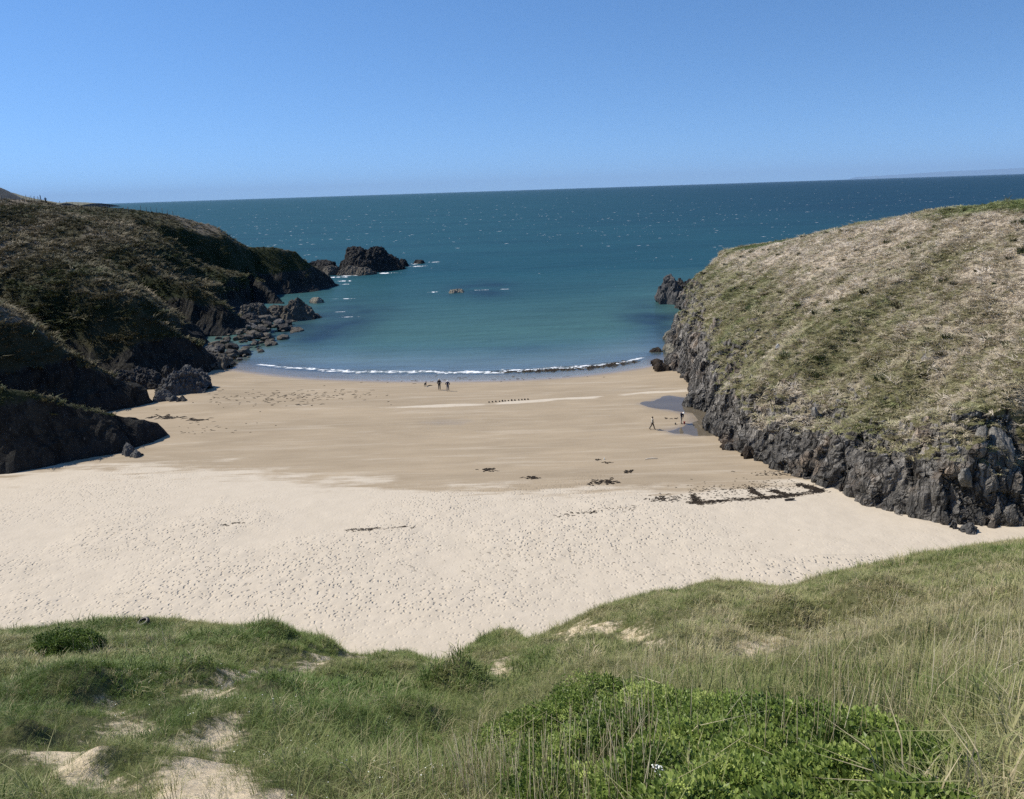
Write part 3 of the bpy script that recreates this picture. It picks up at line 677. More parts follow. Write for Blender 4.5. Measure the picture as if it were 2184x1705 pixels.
def left_z(x, y):
    i = np.clip(np.searchsorted(lx, x) - 1, 0, len(lx) - 2); j = np.clip(np.searchsorted(ly, y) - 1, 0, len(ly) - 2)
    return float(GL2[j:j + 2, i:i + 2, 2].mean())

# ------------------------------------------------------------------ foreground dunes
LIP = [(-500, 1370), (-200, 1355), (0, 1345), (150, 1337), (300, 1331), (480, 1334), (600, 1342), (690, 1352), (745, 1382), (800, 1376), (870, 1378), (925, 1411), (965, 1410), (1010, 1375), (1060, 1346), (1095, 1346), (1122, 1366), (1160, 1350), (1200, 1330), (1300, 1290), (1400, 1260), (1500, 1242), (1560, 1241), (1640, 1252), (1690, 1256), (1760, 1232), (1870, 1202), (1960, 1182), (2040, 1172), (2184, 1150), (2400, 1110), (2700, 1060)]
lq, lk, lyl = [], [], []
for a, b in LIP:
    d = ray(a, b); q = d[0] / d[1]; k_ = -d[2] / d[1]
    y = 45.0
    for _ in range(12): y = (30 - float(beach_base(np.array(q * y), np.array(y)))) / k_
    lq.append(q); lk.append(k_); lyl.append(y - 1.8)
lq, lk, lyl = map(np.array, (lq, lk, lyl))
_q = np.linspace(-1.6, 1.6, 800); _k = np.interp(_q, lq, lk); _yl = np.interp(_q, lq, lyl)
_k = np.where(_q > lq[-1], _k - 0.25 * (_q - lq[-1]), _k)
w_ = np.exp(-np.linspace(-2.2, 2.2, 91) ** 2); w_ /= w_.sum()
_ks = np.convolve(np.pad(_k, 45, 'edge'), w_, 'valid')
w2 = np.ones(9) / 9; _yl = np.convolve(np.pad(_yl, 4, 'edge'), w2, 'valid')
SANDY = [[(350, 1600), (439, 1594), (500, 1603), (528, 1628), (548, 1655), (585, 1646), (620, 1660), (660, 1684), (705, 1720), (700, 1760), (350, 1760), (320, 1680), (288, 1642), (318, 1618)],
         [(40, 1580), (154, 1570), (204, 1594), (240, 1608), (305, 1638), (285, 1655), (227, 1638), (154, 1624), (85, 1608)],
         [(228, 1474), (264, 1488), (316, 1488), (336, 1500), (284, 1522), (258, 1506)],
         [(216, 1521), (258, 1510), (244, 1532), (232, 1556), (190, 1553)],
         [(400, 1540), (455, 1528), (500, 1506), (497, 1558), (436, 1567), (425, 1551)],
         [(414, 1444), (494, 1416), (564, 1404), (570, 1417), (494, 1438), (439, 1452)],
         [(604, 1424), (659, 1396), (718, 1391), (740, 1384), (659, 1409), (622, 1428)],
         [(1055, 1405), (1081, 1396), (1087, 1416), (1066, 1430), (1117, 1420), (1119, 1432), (1088, 1443), (1050, 1443)],
         [(1200, 1340), (1238, 1320), (1315, 1327), (1359, 1327), (1392, 1340), (1334, 1337), (1264, 1331), (1210, 1345)],
         [(1550, 1372), (1590, 1360), (1652, 1347), (1643, 1358), (1590, 1373), (1554, 1380)],
         [(300, 1552), (360, 1545), (410, 1540), (432, 1550), (380, 1557)], [(250, 1655), (300, 1640), (330, 1660), (345, 1690), (300, 1672)],
         [(752, 1384), (810, 1374), (815, 1386), (757, 1390)]]
HUM = []
def dune_raw(x, y):
    z = dune_smooth(x, y)
    for hx, hy, r_, h in HUM:
        dx, dy = x - hx, y - hy; rx = np.where(dx < 0, r_ * 1.15, r_ * .55)
        z = z + h * np.exp(-(dx / rx) ** 2 - (dy / (r_ * 1.0)) ** 2)
    return z
def dune_smooth(x, y):
    x = np.asarray(x, float); y = np.asarray(y, float); sh = x.shape
    yy_ = np.maximum(y, 3.0); q = np.clip(x / yy_, -1.55, 1.55)
    k_, ks, yl = np.interp(q, _q, _k), np.interp(q, _q, _ks), np.interp(q, _q, _yl)
    z = 30 - y * ks - 1.65 * (1 - np.minimum(y, yl) / yl)
    z = z + (ks - k_) * y * np.exp(-((y - yl) / 5.0) ** 2)
    over = np.maximum(y - yl, 0); z = z - 0.9 * over - 0.1 * over ** 2
    P_ = P3(x, y)
    am = np.interp(y, [2, 5, 10, 20, 34], [.08, .25, .58, .98, .85]) * (1 - 0.75 * np.exp(-((y - yl) / 3.5) ** 2))
    b = (fbm(P_, 0.17, 2, off=100) * 0.75 + fbm(P_, 0.42, 3, off=110) * 0.42).reshape(sh)
    z = z + am * (b - 0.42)
    return z
def on_dune(a, b, zf=dune_raw):
    d = ray(a, b); ts = np.linspace(2.0, 56, 2200); P_ = CAM[None] + d[None] / d[1] * ts[:, None]
    below = P_[:, 2] < zf(P_[:, 0], P_[:, 1]); i = np.argmax(below) if below.any() else len(ts) - 1
    return P_[i]
for a, b, w_, h in [(120, 1378, 260, .45), (330, 1352, 300, .5), (560, 1368, 260, .65), (690, 1378, 120, .4), (820, 1398, 200, .5), (160, 1490, 260, .5), (200, 1600, 150, .25), (560, 1480, 240, .5), (700, 1450, 200, .45), (880, 1450, 220, .5), (990, 1475, 180, .6), (1500, 1305, 260, .5), (1690, 1330, 240, .35), (1900, 1275, 260, .4), (60, 1560, 120, .3), (760, 1560, 200, .3), (900, 1540, 160, .3)]:
    p = on_dune(a, b, dune_smooth); HUM.append((p[0], p[1], w_ / SF * p[1] * .5, 1.3 * h * min(1, p[1] / 14 + .25)))
SANDY_W = [[on_dune(a, b) for a, b in L] for L in SANDY]
def sandy_mask(x, y):
    n = fbm(P3(x, y), 0.9, 3, off=120).reshape(x.shape); m = np.full(x.shape, -9.0)
    for i, P_ in enumerate(SANDY_W):
        d = np.linalg.norm(np.mean(P_, 0)[:2]); m = np.maximum(m, poly_sd(x, y, P_) + n * 0.022 * min(d, 15))
    return m
dx_ = spaced(-46, 52, lambda v: 0.10 if -9 < v < 9 else 0.2)
dy_ = spaced(-4, 57, lambda v: 0.08 if 2 < v < 12 else (0.16 if v > 0 else 0.5))
DX, DY = np.meshgrid(dx_, dy_); DZ = dune_raw(DX, DY); SM = sandy_mask(DX, DY)
DD = np.hypot(DX, DY)
CARVE = np.zeros_like(DZ)
for P_ in SANDY_W:                                       # each bare patch is a little scarp tilted towards its open lower side
    P_ = np.array(P_); ya, yb = P_[:, 1].min(), P_[:, 1].max(); dd = np.linalg.norm(P_.mean(0)[:2]); sdn = poly_sd(DX, DY, P_) * 6 / max(dd, 4)
    CARVE = np.maximum(CARVE, sstep(-0.9, 0.45, sdn) * np.interp(dd, [5, 9], [.32, 1]) * (0.12 + 0.05 * np.clip(yb - ya, .3, 4) + 0.45 * np.clip((yb - DY) / max(yb - ya, .3), 0, 1) * np.interp(dd, [4, 30], [.6, 1])))
DZ2 = DZ - CARVE
DZ2 += 0.03 * fbm(P3(DX, DY), 1.6, 3, off=130).reshape(DX.shape)
fd = grid_faces(len(dx_), len(dy_)); bz_ = beach_base(DX.ravel(), DY.ravel())
keepd = (DZ2.ravel()[fd].max(1) > bz_[fd].min(1) - 0.9)
sand_att = np.clip(.5 + SM * 6 / np.maximum(DD, 4) / .7, 0, 1)
dunes = obj('dunes', mesh_np('dunes', P3(DX, DY, DZ2), fd[keepd], M_DUNE, attrs=dict(sandy=sand_att.ravel())))
tag(dunes, 'grassy sand dunes sloping down to the beach in the foreground', 'dunes', kind='structure')
def bil(gx, gy, Z, x, y):
    i = np.clip(np.searchsorted(gx, x) - 1, 0, len(gx) - 2); j = np.clip(np.searchsorted(gy, y) - 1, 0, len(gy) - 2)
    u = np.clip((x - gx[i]) / (gx[i + 1] - gx[i]), 0, 1); v = np.clip((y - gy[j]) / (gy[j + 1] - gy[j]), 0, 1)
    return Z[j, i] * (1 - u) * (1 - v) + Z[j, i + 1] * u * (1 - v) + Z[j + 1, i] * (1 - u) * v + Z[j + 1, i + 1] * u * v
def dune_z(x, y): return bil(dx_, dy_, DZ2, np.asarray(x, float), np.asarray(y, float))

# ------------------------------------------------------------------ scattered plants
def tuft(name, n, hlo, hhi, rad, lean, width, mat, droop=0.5, seed=1):
    r = np.random.default_rng(seed); V, Fc = [], []
    for i in range(n):
        a = r.uniform(0, 6.283); q = rad * math.sqrt(r.random()); bx_, by_ = q * math.cos(a), q * math.sin(a)
        h = r.uniform(hlo, hhi); yaw = a + r.normal() * 0.8; l = abs(r.normal()) * lean + lean * 0.35
        dx, dy = math.cos(yaw), math.sin(yaw); sx_, sy_ = -dy * width * .5, dx * width * .5
        m = (bx_ + dx * l * h * .35, by_ + dy * l * h * .35, h * .6); t = (bx_ + dx * l * h, by_ + dy * l * h, h * (1 - droop * min(1, l) * .6))
        b = len(V)
        V += [(bx_ - sx_, by_ - sy_, -.04), (bx_ + sx_, by_ + sy_, -.04), (m[0] + sx_ * .8, m[1] + sy_ * .8, m[2]), (m[0] - sx_ * .8, m[1] - sy_ * .8, m[2]), t]
        Fc += [(b, b + 1, b + 2), (b, b + 2, b + 3), (b + 3, b + 2, b + 4)]
    me = mesh_np(name, V, Fc, mat, smooth=False)
    return bpy.data.objects.new(name, me)
def scatter(name, pts, rot, scl, tint, idx, temps):
    me = bpy.data.meshes.new(name); n = len(pts)
    me.vertices.add(n); me.vertices.foreach_set('co', np.asarray(pts, np.float32).ravel())
    for an, ty, key, dat in (('rot', 'FLOAT_VECTOR', 'vector', rot), ('scl', 'FLOAT_VECTOR', 'vector', scl), ('tint', 'FLOAT', 'value', tint)):
        a = me.attributes.new(an, ty, 'POINT'); a.data.foreach_set(key, np.asarray(dat, np.float32).ravel())
    a = me.attributes.new('idx', 'INT', 'POINT'); a.data.foreach_set('value', np.asarray(idx, np.int32))
    o = obj(name, me)
    ng = bpy.data.node_groups.new(name, 'GeometryNodeTree')
    ng.interface.new_socket('Geometry', in_out='INPUT', socket_type='NodeSocketGeometry'); ng.interface.new_socket('Geometry', in_out='OUTPUT', socket_type='NodeSocketGeometry')
    gi = ng.nodes.new('NodeGroupInput'); go = ng.nodes.new('NodeGroupOutput'); iop = ng.nodes.new('GeometryNodeInstanceOnPoints'); j = ng.nodes.new('GeometryNodeJoinGeometry')
    for t in temps[::-1]:
        oi = ng.nodes.new('GeometryNodeObjectInfo'); oi.inputs['Object'].default_value = t; oi.inputs['As Instance'].default_value = True
        ng.links.new(oi.outputs['Geometry'], j.inputs[0])
    def na(n_, ty):
        k = ng.nodes.new('GeometryNodeInputNamedAttribute'); k.data_type = ty; k.inputs['Name'].default_value = n_; return [q for q in k.outputs if q.enabled][0]
    ng.links.new(gi.outputs[0], iop.inputs['Points']); ng.links.new(j.outputs[0], iop.inputs['Instance']); iop.inputs['Pick Instance'].default_value = True
    ng.links.new(na('idx', 'INT'), iop.inputs['Instance Index']); ng.links.new(na('rot', 'FLOAT_VECTOR'), iop.inputs['Rotation']); ng.links.new(na('scl', 'FLOAT_VECTOR'), iop.inputs['Scale'])
    ng.links.new(iop.outputs[0], go.inputs[0])
    md = o.modifiers.new('scatter', 'NODES'); md.node_group = ng
    return o

STRAW, OLIVE, GREEN = (0.30, 0.255, 0.165), (0.115, 0.115, 0.045), (0.055, 0.095, 0.022)
M_GRASS = mat_blades('grass_blades', [(0.0, (0.52, 0.44, 0.27)), (0.25, (0.37, 0.345, 0.165)), (0.55, (0.225, 0.25, 0.085)), (1.0, (0.105, 0.165, 0.035))])
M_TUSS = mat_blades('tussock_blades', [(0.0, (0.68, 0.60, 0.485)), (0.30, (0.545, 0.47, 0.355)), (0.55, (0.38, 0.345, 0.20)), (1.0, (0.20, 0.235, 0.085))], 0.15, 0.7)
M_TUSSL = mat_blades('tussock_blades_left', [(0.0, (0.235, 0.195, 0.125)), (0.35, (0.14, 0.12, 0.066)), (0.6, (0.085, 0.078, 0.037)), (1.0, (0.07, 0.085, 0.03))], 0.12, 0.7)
T_GR = [tuft('tuft', 16, .16, .34, .10, .55, .007, M_GRASS, seed=i) for i in range(4)] + [tuft('tuft', 13, .22, .46, .08, .8, .008, M_GRASS, seed=9), tuft('tuft', 20, .08, .2, .12, .7, .008, M_GRASS, seed=10)]
T_GF = [tuft('tuft_wide', 20, .16, .36, .17, .6, .016, M_GRASS, seed=20 + i) for i in range(4)]
T_TU = [tuft('tussock', 34, .12, .36, .30, 1.0, .05, M_TUSS, seed=40 + i) for i in range(5)]
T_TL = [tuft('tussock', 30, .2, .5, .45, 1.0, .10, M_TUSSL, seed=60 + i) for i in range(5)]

def dune_points(y0, y1, dens):
    hw = 0.72 * y1 + 8.5; n = int((y1 - y0) * 2 * hw * dens); y = rng.uniform(y0, y1, n); x = rng.uniform(-1, 1, n) * hw
    k = np.abs(x) < np.minimum(0.72 * y + 8.5, 45); k &= (np.abs(x) < .72 * y + 2.5) | (rng.random(n) < .45); x, y = x[k], y[k]
    z = dune_z(x, y); bz = beach_base(x, y); sm = bil(dx_, dy_, SM, x, y) * 6 / np.maximum(np.hypot(x, y), 4)
    k = (z > bz + 0.03) & (sm < rng.normal(size=len(x)) * 0.20 - 0.04); return x[k], y[k], z[k]
X_, Y_, Z_, W_ = [], [], [], []
for y0, y1, de, w in ((1.5, 5, 300, 0), (5, 9, 220, 0), (9, 14, 130, 0), (14, 22, 70, 1), (22, 54, 42, 1)):
    x, y, z = dune_points(y0, y1, de); X_.append(x); Y_.append(y); Z_.append(z); W_.append(np.full(len(x), w))
x, y, z, w = map(np.concatenate, (X_, Y_, Z_, W_)); n = len(x)
pn = fbm(P3(x, y), 0.22, 3, off=140); pn2 = fbm(P3(x, y), 0.07, 2, off=150); pn3 = fbm(P3(x, y), 0.8, 2, off=160)
q_ = x / np.maximum(y, 3)
tint = 0.56 - 0.28 * q_ + 0.30 * pn + 0.35 * pn2 + 0.20 * pn3 + 0.15 * rng.normal(size=n)
tint = np.where(rng.random(n) < 0.10 + 0.10 * np.clip(q_, 0, 1), rng.uniform(0, .25, n), tint)
near_patch = np.max([bil(dx_, dy_, SM, x, y + o_) * 6 / np.maximum(np.hypot(x, y), 4) for o_ in (.3, .8, 1.5, 2.5)], 0)
hvar = np.where(rng.random(n) < .10, rng.uniform(1.4, 2.0, n), rng.uniform(.65, 1.15, n))
hsc = hvar * np.where(near_patch > -.1, .72, 1) * np.clip(0.85 + 0.45 * pn - 0.25 * pn3 + 0.12 * rng.normal(size=n), 0.35, 1.7) * np.interp(y, [3, 7, 14, 40], [.6, .62, .6, .8])
thick = (q_ > -.03) & (q_ < .60) & (y < 8.3)
w = np.where(thick & (rng.random(n) < .85), 2, w)
for nm, kk, T, lb in (('grass', w == 0, T_GR, 'nearest grass growing on the dune slope at the camera'), ('grass', w == 1, T_GF, 'grass covering the dune tops down to the beach edge')):
    m = kk.sum()
    o = scatter(nm, np.c_[x, y, z][kk], np.c_[rng.normal(size=m) * .12, rng.normal(size=m) * .12 + .1, rng.uniform(0, 6.28, m)], np.c_[hsc[kk], hsc[kk], hsc[kk]], np.clip(tint[kk], 0, 1), rng.integers(0, len(T), m), T)
    tag(o, lb, 'grass', kind='stuff')
def grid_sample(Gd, wgt, n):
    a = Gd[:-1, :-1]; e1 = Gd[:-1, 1:] - a; e2 = Gd[1:, :-1] - a
    ar = np.linalg.norm(np.cross(e1, e2), axis=2) * wgt[:-1, :-1]; p = ar.ravel() / ar.sum()
    i = rng.choice(len(p), n, p=p); u, v = rng.random(n), rng.random(n)
    return (a.reshape(-1, 3)[i] + e1.reshape(-1, 3)[i] * u[:, None] + e2.reshape(-1, 3)[i] * v[:, None]), i
wr = (1 - RK) ** 2 * (RV > 1.9) * (RV < 6.9) * np.interp(RG[:, :, 1], [60, 200], [1.4, .6]) * (RG[:, :, 0] < 95)
pt, ii = grid_sample(RG, wr, 85000); tt = RT[:-1, :-1].ravel()[ii]; m = len(pt)
fld = RV[:-1, :-1].ravel()[ii] > 6.0
s_ = np.clip(rng.lognormal(-.42, .42, m), .25, 1.7) * np.where(fld, .45, 1) * (1 + .35 * fbm(pt, 0.25, 2, off=3))
o = scatter('grass', pt, np.c_[rng.normal(size=m) * .2, rng.normal(size=m) * .2 - .25, rng.uniform(0, 6.28, m)], np.c_[s_, s_, s_ * .44], np.clip(tt + rng.normal(size=m) * .16, 0, 1), rng.integers(0, 5, m), T_TU)
tag(o, 'dead bracken and tussock grass on the right headland slope', 'grass', kind='stuff')
wl = (1 - rk) ** 2 * (GL2[:, :, 2] > 4) * (LX > -185) * (LY > 70) * np.interp(LY, [80, 240], [1.5, .8])
pt, ii = grid_sample(GL2, wl, 52000); tt = np.clip(tl, 0, 1)[:-1, :-1].ravel()[ii]; m = len(pt)
s_ = np.clip(rng.lognormal(-.05, .4, m), .3, 2.2) * np.interp(pt[:, 1], [80, 140, 225, 240], [.7, 1.0, 1.0, .6])
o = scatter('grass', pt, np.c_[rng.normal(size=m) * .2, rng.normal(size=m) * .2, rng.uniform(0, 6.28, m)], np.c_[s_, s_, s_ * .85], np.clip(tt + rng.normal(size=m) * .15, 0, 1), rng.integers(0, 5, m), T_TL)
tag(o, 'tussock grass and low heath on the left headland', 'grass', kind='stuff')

M_HEATH = mat_blades('heath_blades', [(0.0, (0.05, 0.045, 0.02)), (1.0, (0.05, 0.075, 0.022))], 0.1, 0.7)
T_HE = [tuft('heath', 70, .15, .40, .30, .8, .05, M_HEATH, .4, seed=80 + i) for i in range(3)]
wh = wr * (RV > 3.2) * (RV < 5.9); pt, ii = grid_sample(RG, wh, 330); m = len(pt); s_ = np.clip(rng.lognormal(0, .4, m), .5, 2.4)
o = scatter('heath', pt, np.c_[rng.normal(size=m) * .1, rng.normal(size=m) * .1, rng.uniform(0, 6.28, m)], np.c_[s_, s_, s_ * .9], rng.random(m), rng.integers(0, 3, m), T_HE)
tag(o, 'dark clumps of heath dotted over the right headland slope', 'heath', kind='stuff')
def blades_mesh(name, L, mat, tints=None):
    """L: list of (base, tip, width, bend vector)"""
    V, Fc, T = [], [], []
    for i, (b, t, w_, bd) in enumerate(L):
        b, t, bd = np.array(b, float), np.array(t, float), np.array(bd, float); ax = t - b
        s = np.cross(ax, [random.uniform(-1, 1), random.uniform(-1, 1), .05]); s = s / (np.linalg.norm(s) + 1e-9) * w_ * .5
        k = len(V); m1, m2 = b + ax * .38 + bd * .35, b + ax * .74 + bd * .8; t2 = t + bd
        V += [b - s, b + s, m1 + s, m1 - s, m2 + s * .75, m2 - s * .75, t2]
        Fc += [(k, k + 1, k + 2), (k, k + 2, k + 3), (k + 3, k + 2, k + 4), (k + 3, k + 4, k + 5), (k + 5, k + 4, k + 6)]
        T += [0.5 if tints is None else tints[i]] * 7
    return mesh_np(name, V, Fc, mat, smooth=False, attrs=dict(tint=np.array(T)))

M_REED = mat_blades('dry_reed', [(0.0, (0.30, 0.25, 0.13)), (0.5, (0.52, 0.45, 0.27)), (1.0, (0.72, 0.64, 0.45))], 0.1, 0.6, inst=False)
M_RLEAF = mat_blades('reed_leaf', [(0.0, (0.10, 0.14, 0.045)), (0.6, (0.18, 0.225, 0.075)), (1.0, (0.30, 0.30, 0.12))], 0.3, 0.45, inst=False)
def stems(zones):
    V = MB(); T = []
    for q0, q1, y0, y1, n, hlo, hhi in zones:
        for _ in range(n):
            y = random.uniform(y0, y1); x = random.uniform(q0, q1) * y; z = float(dune_z(x, y))
            if perlin(np.array([[x * .7, y * .7, 3.3]]))[0] < random.uniform(-.5, .15): continue
            h = random.uniform(hlo, hhi) * random.choice((.6, .8, 1, 1, 1.1)); l = random.gauss(0, .09) if random.random() < .85 else random.gauss(0, .45)
            l2 = random.gauss(0, .07); r_ = random.uniform(.0014, .0034) * (1 + y / 26); b = len(V.v)
            V.tube([(x, y, z - .03), (x + l * h * .4, y + l2 * h * .4, z + h * .5), (x + l * h, y + l2 * h, z + h * (1 - .3 * abs(l)))], [r_, r_ * .85, r_ * .35], 5)
            T += [random.random()] * (len(V.v) - b)
    return V, T
V, T = stems([(-.10, .20, 3.6, 7.0, 420, .40, .78), (.12, .50, 3.6, 6.0, 95, .45, .8), (.18, .75, 7.5, 20, 1000, .40, .80), (.05, .3, 9, 14, 240, .35, .6), (.45, .75, 4.2, 8, 190, .5, .85), (-.25, -.05, 5, 9, 120, .4, .7), (-.66, -.5, 22, 27, 120, .6, 1.1)])
me = V.mesh('dry_reeds', M_REED, True); a = me.attributes.new('tint', 'FLOAT', 'POINT'); a.data.foreach_set('value', np.array(T, np.float32))
tag(obj('dry_reeds', me), 'pale dry reed stems standing in the foreground grass', 'reeds', kind='stuff')
L, T = [], []
for q0, q1, y0, y1, n in ((.22, .66, 5.6, 11, 800), (.45, .7, 4.2, 8, 280), (-.05, .15, 3.7, 5.5, 70)):
    for _ in range(n):
        y = random.uniform(y0, y1); x = random.uniform(q0, q1) * y
        if perlin(np.array([[x * .8, y * .8, 7.7]]))[0] < random.uniform(-.35, .3): continue
        z = float(dune_z(x, y)); h = random.uniform(.22, .55); an = random.uniform(0, 6.28); l = random.uniform(.02, .25) * h
        L.append(((x, y, z), (x + math.cos(an) * l, y + math.sin(an) * l, z + h), random.uniform(.006, .014), (math.cos(an) * l * random.uniform(0, 1.2), math.sin(an) * l * random.uniform(0, 1.2), -.05 * h)))
        T.append(random.random())
tag(obj('reed_leaves', blades_mesh('reed_leaves', L, M_RLEAF, T)), 'broad green reed leaves among the dry stems at lower right', 'reeds', kind='stuff')

# ------------------------------------------------------------------ leafy bushes
M_LEAF = mat_blades('bush_leaf', [(0.0, (0.05, 0.085, 0.018)), (0.5, (0.175, 0.245, 0.05)), (1.0, (0.36, 0.42, 0.12))], 0.35, 0.4, inst=False)
M_SHRUB = mat_blades('shrub_leaf', [(0.0, (0.04, 0.075, 0.014)), (0.5, (0.10, 0.155, 0.03)), (1.0, (0.19, 0.25, 0.06))], 0.3, 0.5, inst=False)
M_UMBEL = plain('umbel_green', (0.30, 0.36, 0.07), 0.7, 0.3, 30); M_UMBELW = plain('umbel_white', (0.72, 0.74, 0.66), 0.7, 0.1, 30)
M_STALK = plain('stalk', (0.10, 0.15, 0.04), 0.6, 0.3, 20)
def leaf_cloud(name, c, rx, ry, h, n, mat, parent, lsz=.036, seed=0, leaflets=11, spread=.11):
    """n compound leaves on an uneven dome; c is the ground point, mesh is local to it"""
    r = np.random.default_rng(seed); a = r.uniform(0, 6.283, n); zz = r.random(n) ** .75; rad = np.sqrt(np.clip(1 - zz ** 2, 0, 1)) * 1.0 + .05
    sh = r.uniform(.72, 1.04, n) ; P_ = np.c_[np.cos(a) * rad * rx * sh, np.sin(a) * rad * ry * sh, zz * h * sh]
    wob = 1 + .28 * fbm(P_ + seed * 3.1, 1.6, 2); P_ *= np.c_[wob, wob, .90 + .35 * (wob - 1)]
    gx = dune_z(P_[:, 0] + c[0], P_[:, 1] + c[1]) - c[2]; P_[:, 2] = P_[:, 2] + np.clip(gx, -1.2, 1.2) * (1 - zz)
    tn = np.clip(.40 + .65 * fbm(P_ + seed, 1.8, 2) + .16 * r.normal(size=n), 0, 1)
    out = P_ / np.array([rx, ry, h]); out /= np.linalg.norm(out, axis=1)[:, None] + 1e-6
    V = np.zeros((n, leaflets, 4, 3)); T = np.repeat(tn, leaflets * 4)
    for j in range(leaflets):
        f = j / leaflets; d = r.normal(size=(n, 3)) * .75 + out * .5 + np.array([0, 0, .12]); d /= np.linalg.norm(d, axis=1)[:, None]
        ctr = P_ + d * spread * r.uniform(.25, 1, n)[:, None]
        nn = r.normal(size=(n, 3)) * .55 + np.array([-.15, 0, .9]); s = np.cross(d, nn); s /= np.linalg.norm(s, axis=1)[:, None] + 1e-9
        L_ = (lsz * r.uniform(.6, 1.25, n))[:, None]
        V[:, j, 0] = ctr - d * L_ * .7; V[:, j, 1] = ctr + s * L_ * .42 + np.array([0, 0, .004]); V[:, j, 2] = ctr + d * L_ * .8; V[:, j, 3] = ctr - s * L_ * .42 + np.array([0, 0, .004])
    nq = n * leaflets; Fc = np.arange(nq * 4).reshape(nq, 4)
    o = obj(name, mesh_np(name, V.reshape(-1, 3), Fc, mat, smooth=False, attrs=dict(tint=T)), parent); o['kind'] = 'stuff'
    return P_, out
def umbel(parent, p, r_, mat, seed):
    rr = random.Random(seed); b = MB()
    for i in range(16):
        a = i * 2.4; q = r_ * math.sqrt(i / 16); x, y, z = q * math.cos(a), q * math.sin(a), -q * q / r_ * .35
        s = r_ * rr.uniform(.13, .22); k = [(x + s * math.cos(t), y + s * math.sin(t), z + rr.uniform(-.2, .2) * s) for t in (0, 1.05, 2.1, 3.14, 4.2, 5.24)]
        b.add(k + [(x, y, z + s * .5)], [(j, (j + 1) % 6, 6) for j in range(6)])
    o = b.build('flower_head', mat, parent, False); o.location = p; o.rotation_euler = (rr.uniform(-.3, .3), rr.uniform(-.3, .3), rr.uniform(0, 6))
    s = MB(); s.tube([(0, 0, -.22), (0, 0, -.01)], [.004, .003], 4); st = s.build('stalk', M_STALK, o)
BUSH = [((1270, 1475), 8.0, .95, 'tallest leafy green bush, its crown highest against the dune grass behind'),
        ((1150, 1528), 7.6, .70, 'leafy bush at the left end of the green thicket'),
        ((1410, 1532), 7.4, .85, 'leafy green bush just right of the tallest one'),
        ((1555, 1550), 7.0, .80, 'leafy bush behind the thicket centre, below the dry reed stand'),
        ((1700, 1572), 6.6, .80, 'leafy bush at the upper right of the thicket'),
        ((1850, 1600), 6.1, .75, 'leafy bush under the green reed leaves at right'),
        ((1340, 1585), 6.3, .75, 'leafy bush in front of the tallest one, among dry stems'),
        ((1495, 1612), 5.7, .75, 'leafy green bush in the very middle of the thicket'),
        ((1655, 1640), 5.3, .75, 'bright leafy bush in front of the thicket centre'),
        ((1945, 1655), 5.2, .70, 'leafy bush at the right end of the thicket'),
        ((1225, 1625), 5.7, .60, 'small leafy bush behind the densest dry stems'),
        ((1400, 1665), 5.0, .60, 'leafy bush at the bottom edge beside white flower heads'),
        ((1560, 1690), 4.75, .62, 'bright leafy bush cut by the bottom edge below the thicket centre'),
        ((1180, 1690), 4.9, .5, 'low leafy plant at the bottom edge left of the thicket'),
        ((1480, 1745), 4.2, .6, 'leafy bush showing only its crown at the bottom edge near the middle'),
        ((1700, 1750), 4.1, .6, 'leafy bush crown at the bottom edge right of the middle'),
        ((1960, 1745), 4.3, .6, 'leafy bush crown at the bottom edge near the right corner'),
        ((1800, 1680), 4.8, .70, 'leafy bush at the bottom edge towards the right')]
for i, ((a, b), y, r_, lb) in enumerate(BUSH):
    y = min(y, on_dune(a, b)[1] * .93); t = at_y(a, b, y); gz = float(dune_z(t[0], t[1])); h = max(t[2] - gz, .2)
    e = empty('leafy_bush', (t[0], t[1], gz)); tag(e, lb, 'bush', 'leafy green bushes of the foreground thicket')
    P_, out = leaf_cloud('foliage', (t[0], t[1], gz), r_ * min(1, y / 6), r_ * .9 * min(1, y / 6), h, int(760 * (r_ / .75) ** 2), M_LEAF, e, lsz=.026, seed=i, leaflets=15, spread=.10)
    top = np.argsort(-P_[:, 2])[:60]
    for j in range(6 if i < 3 else 3):
        q = P_[top[random.randrange(60)]]; umbel(e, (q[0], q[1], q[2] + .06), random.uniform(.03, .055), M_UMBELW if (i in (3, 11) and j < 3) else M_UMBEL, i * 9 + j)
    for j in range(4):
        s = MB(); s.tube([(random.uniform(-.2, .2), random.uniform(-.2, .2), -.05), (random.uniform(-.4, .4) * r_, random.uniform(-.4, .4) * r_, h * .7)], [.012, .006], 5); s.build('stem', M_STALK, e)
t = on_dune(128, 1400); t[1] += .6; gz = float(dune_z(t[0], t[1])); e = empty('shrub', (t[0], t[1], gz)); tag(e, 'rounded dark green shrub on the dune edge at far left', 'shrub')
leaf_cloud('foliage', (t[0], t[1], gz), 1.15, .9, .95, 1500, M_SHRUB, e, lsz=.05, seed=77, leaflets=9, spread=.14)
s = MB(); s.tube([(0, 0, -.1), (.05, 0, .6)], [.03, .015], 6); s.build('stem', M_STALK, e)
# daisies in the turf on the left
b = MB(); 
for i in range(360):
    if i < 240: y = random.uniform(9, 17); x = random.uniform(-.62, -.2) * y
    else: y = random.uniform(4.5, 9); x = random.uniform(-.45, -.1) * y
    if perlin(np.array([[x * .5, y * .5, 1.1]]))[0] < .0: continue
    z = float(dune_z(x, y)) + random.uniform(.10, .2); r_ = random.uniform(.004, .007) * (1 if y < 9 else 1.4)
    b.add([(x + r_ * math.cos(t), y + r_ * math.sin(t), z + .3 * r_ * math.sin(t + i)) for t in (0, 1.05, 2.1, 3.14, 4.2, 5.24)], [(0, 1, 2, 3, 4, 5)])
o = b.build('daisies', M_UMBELW, None, False); tag(o, 'tiny white daisies dotted through the dune turf at left', 'flowers', kind='stuff')

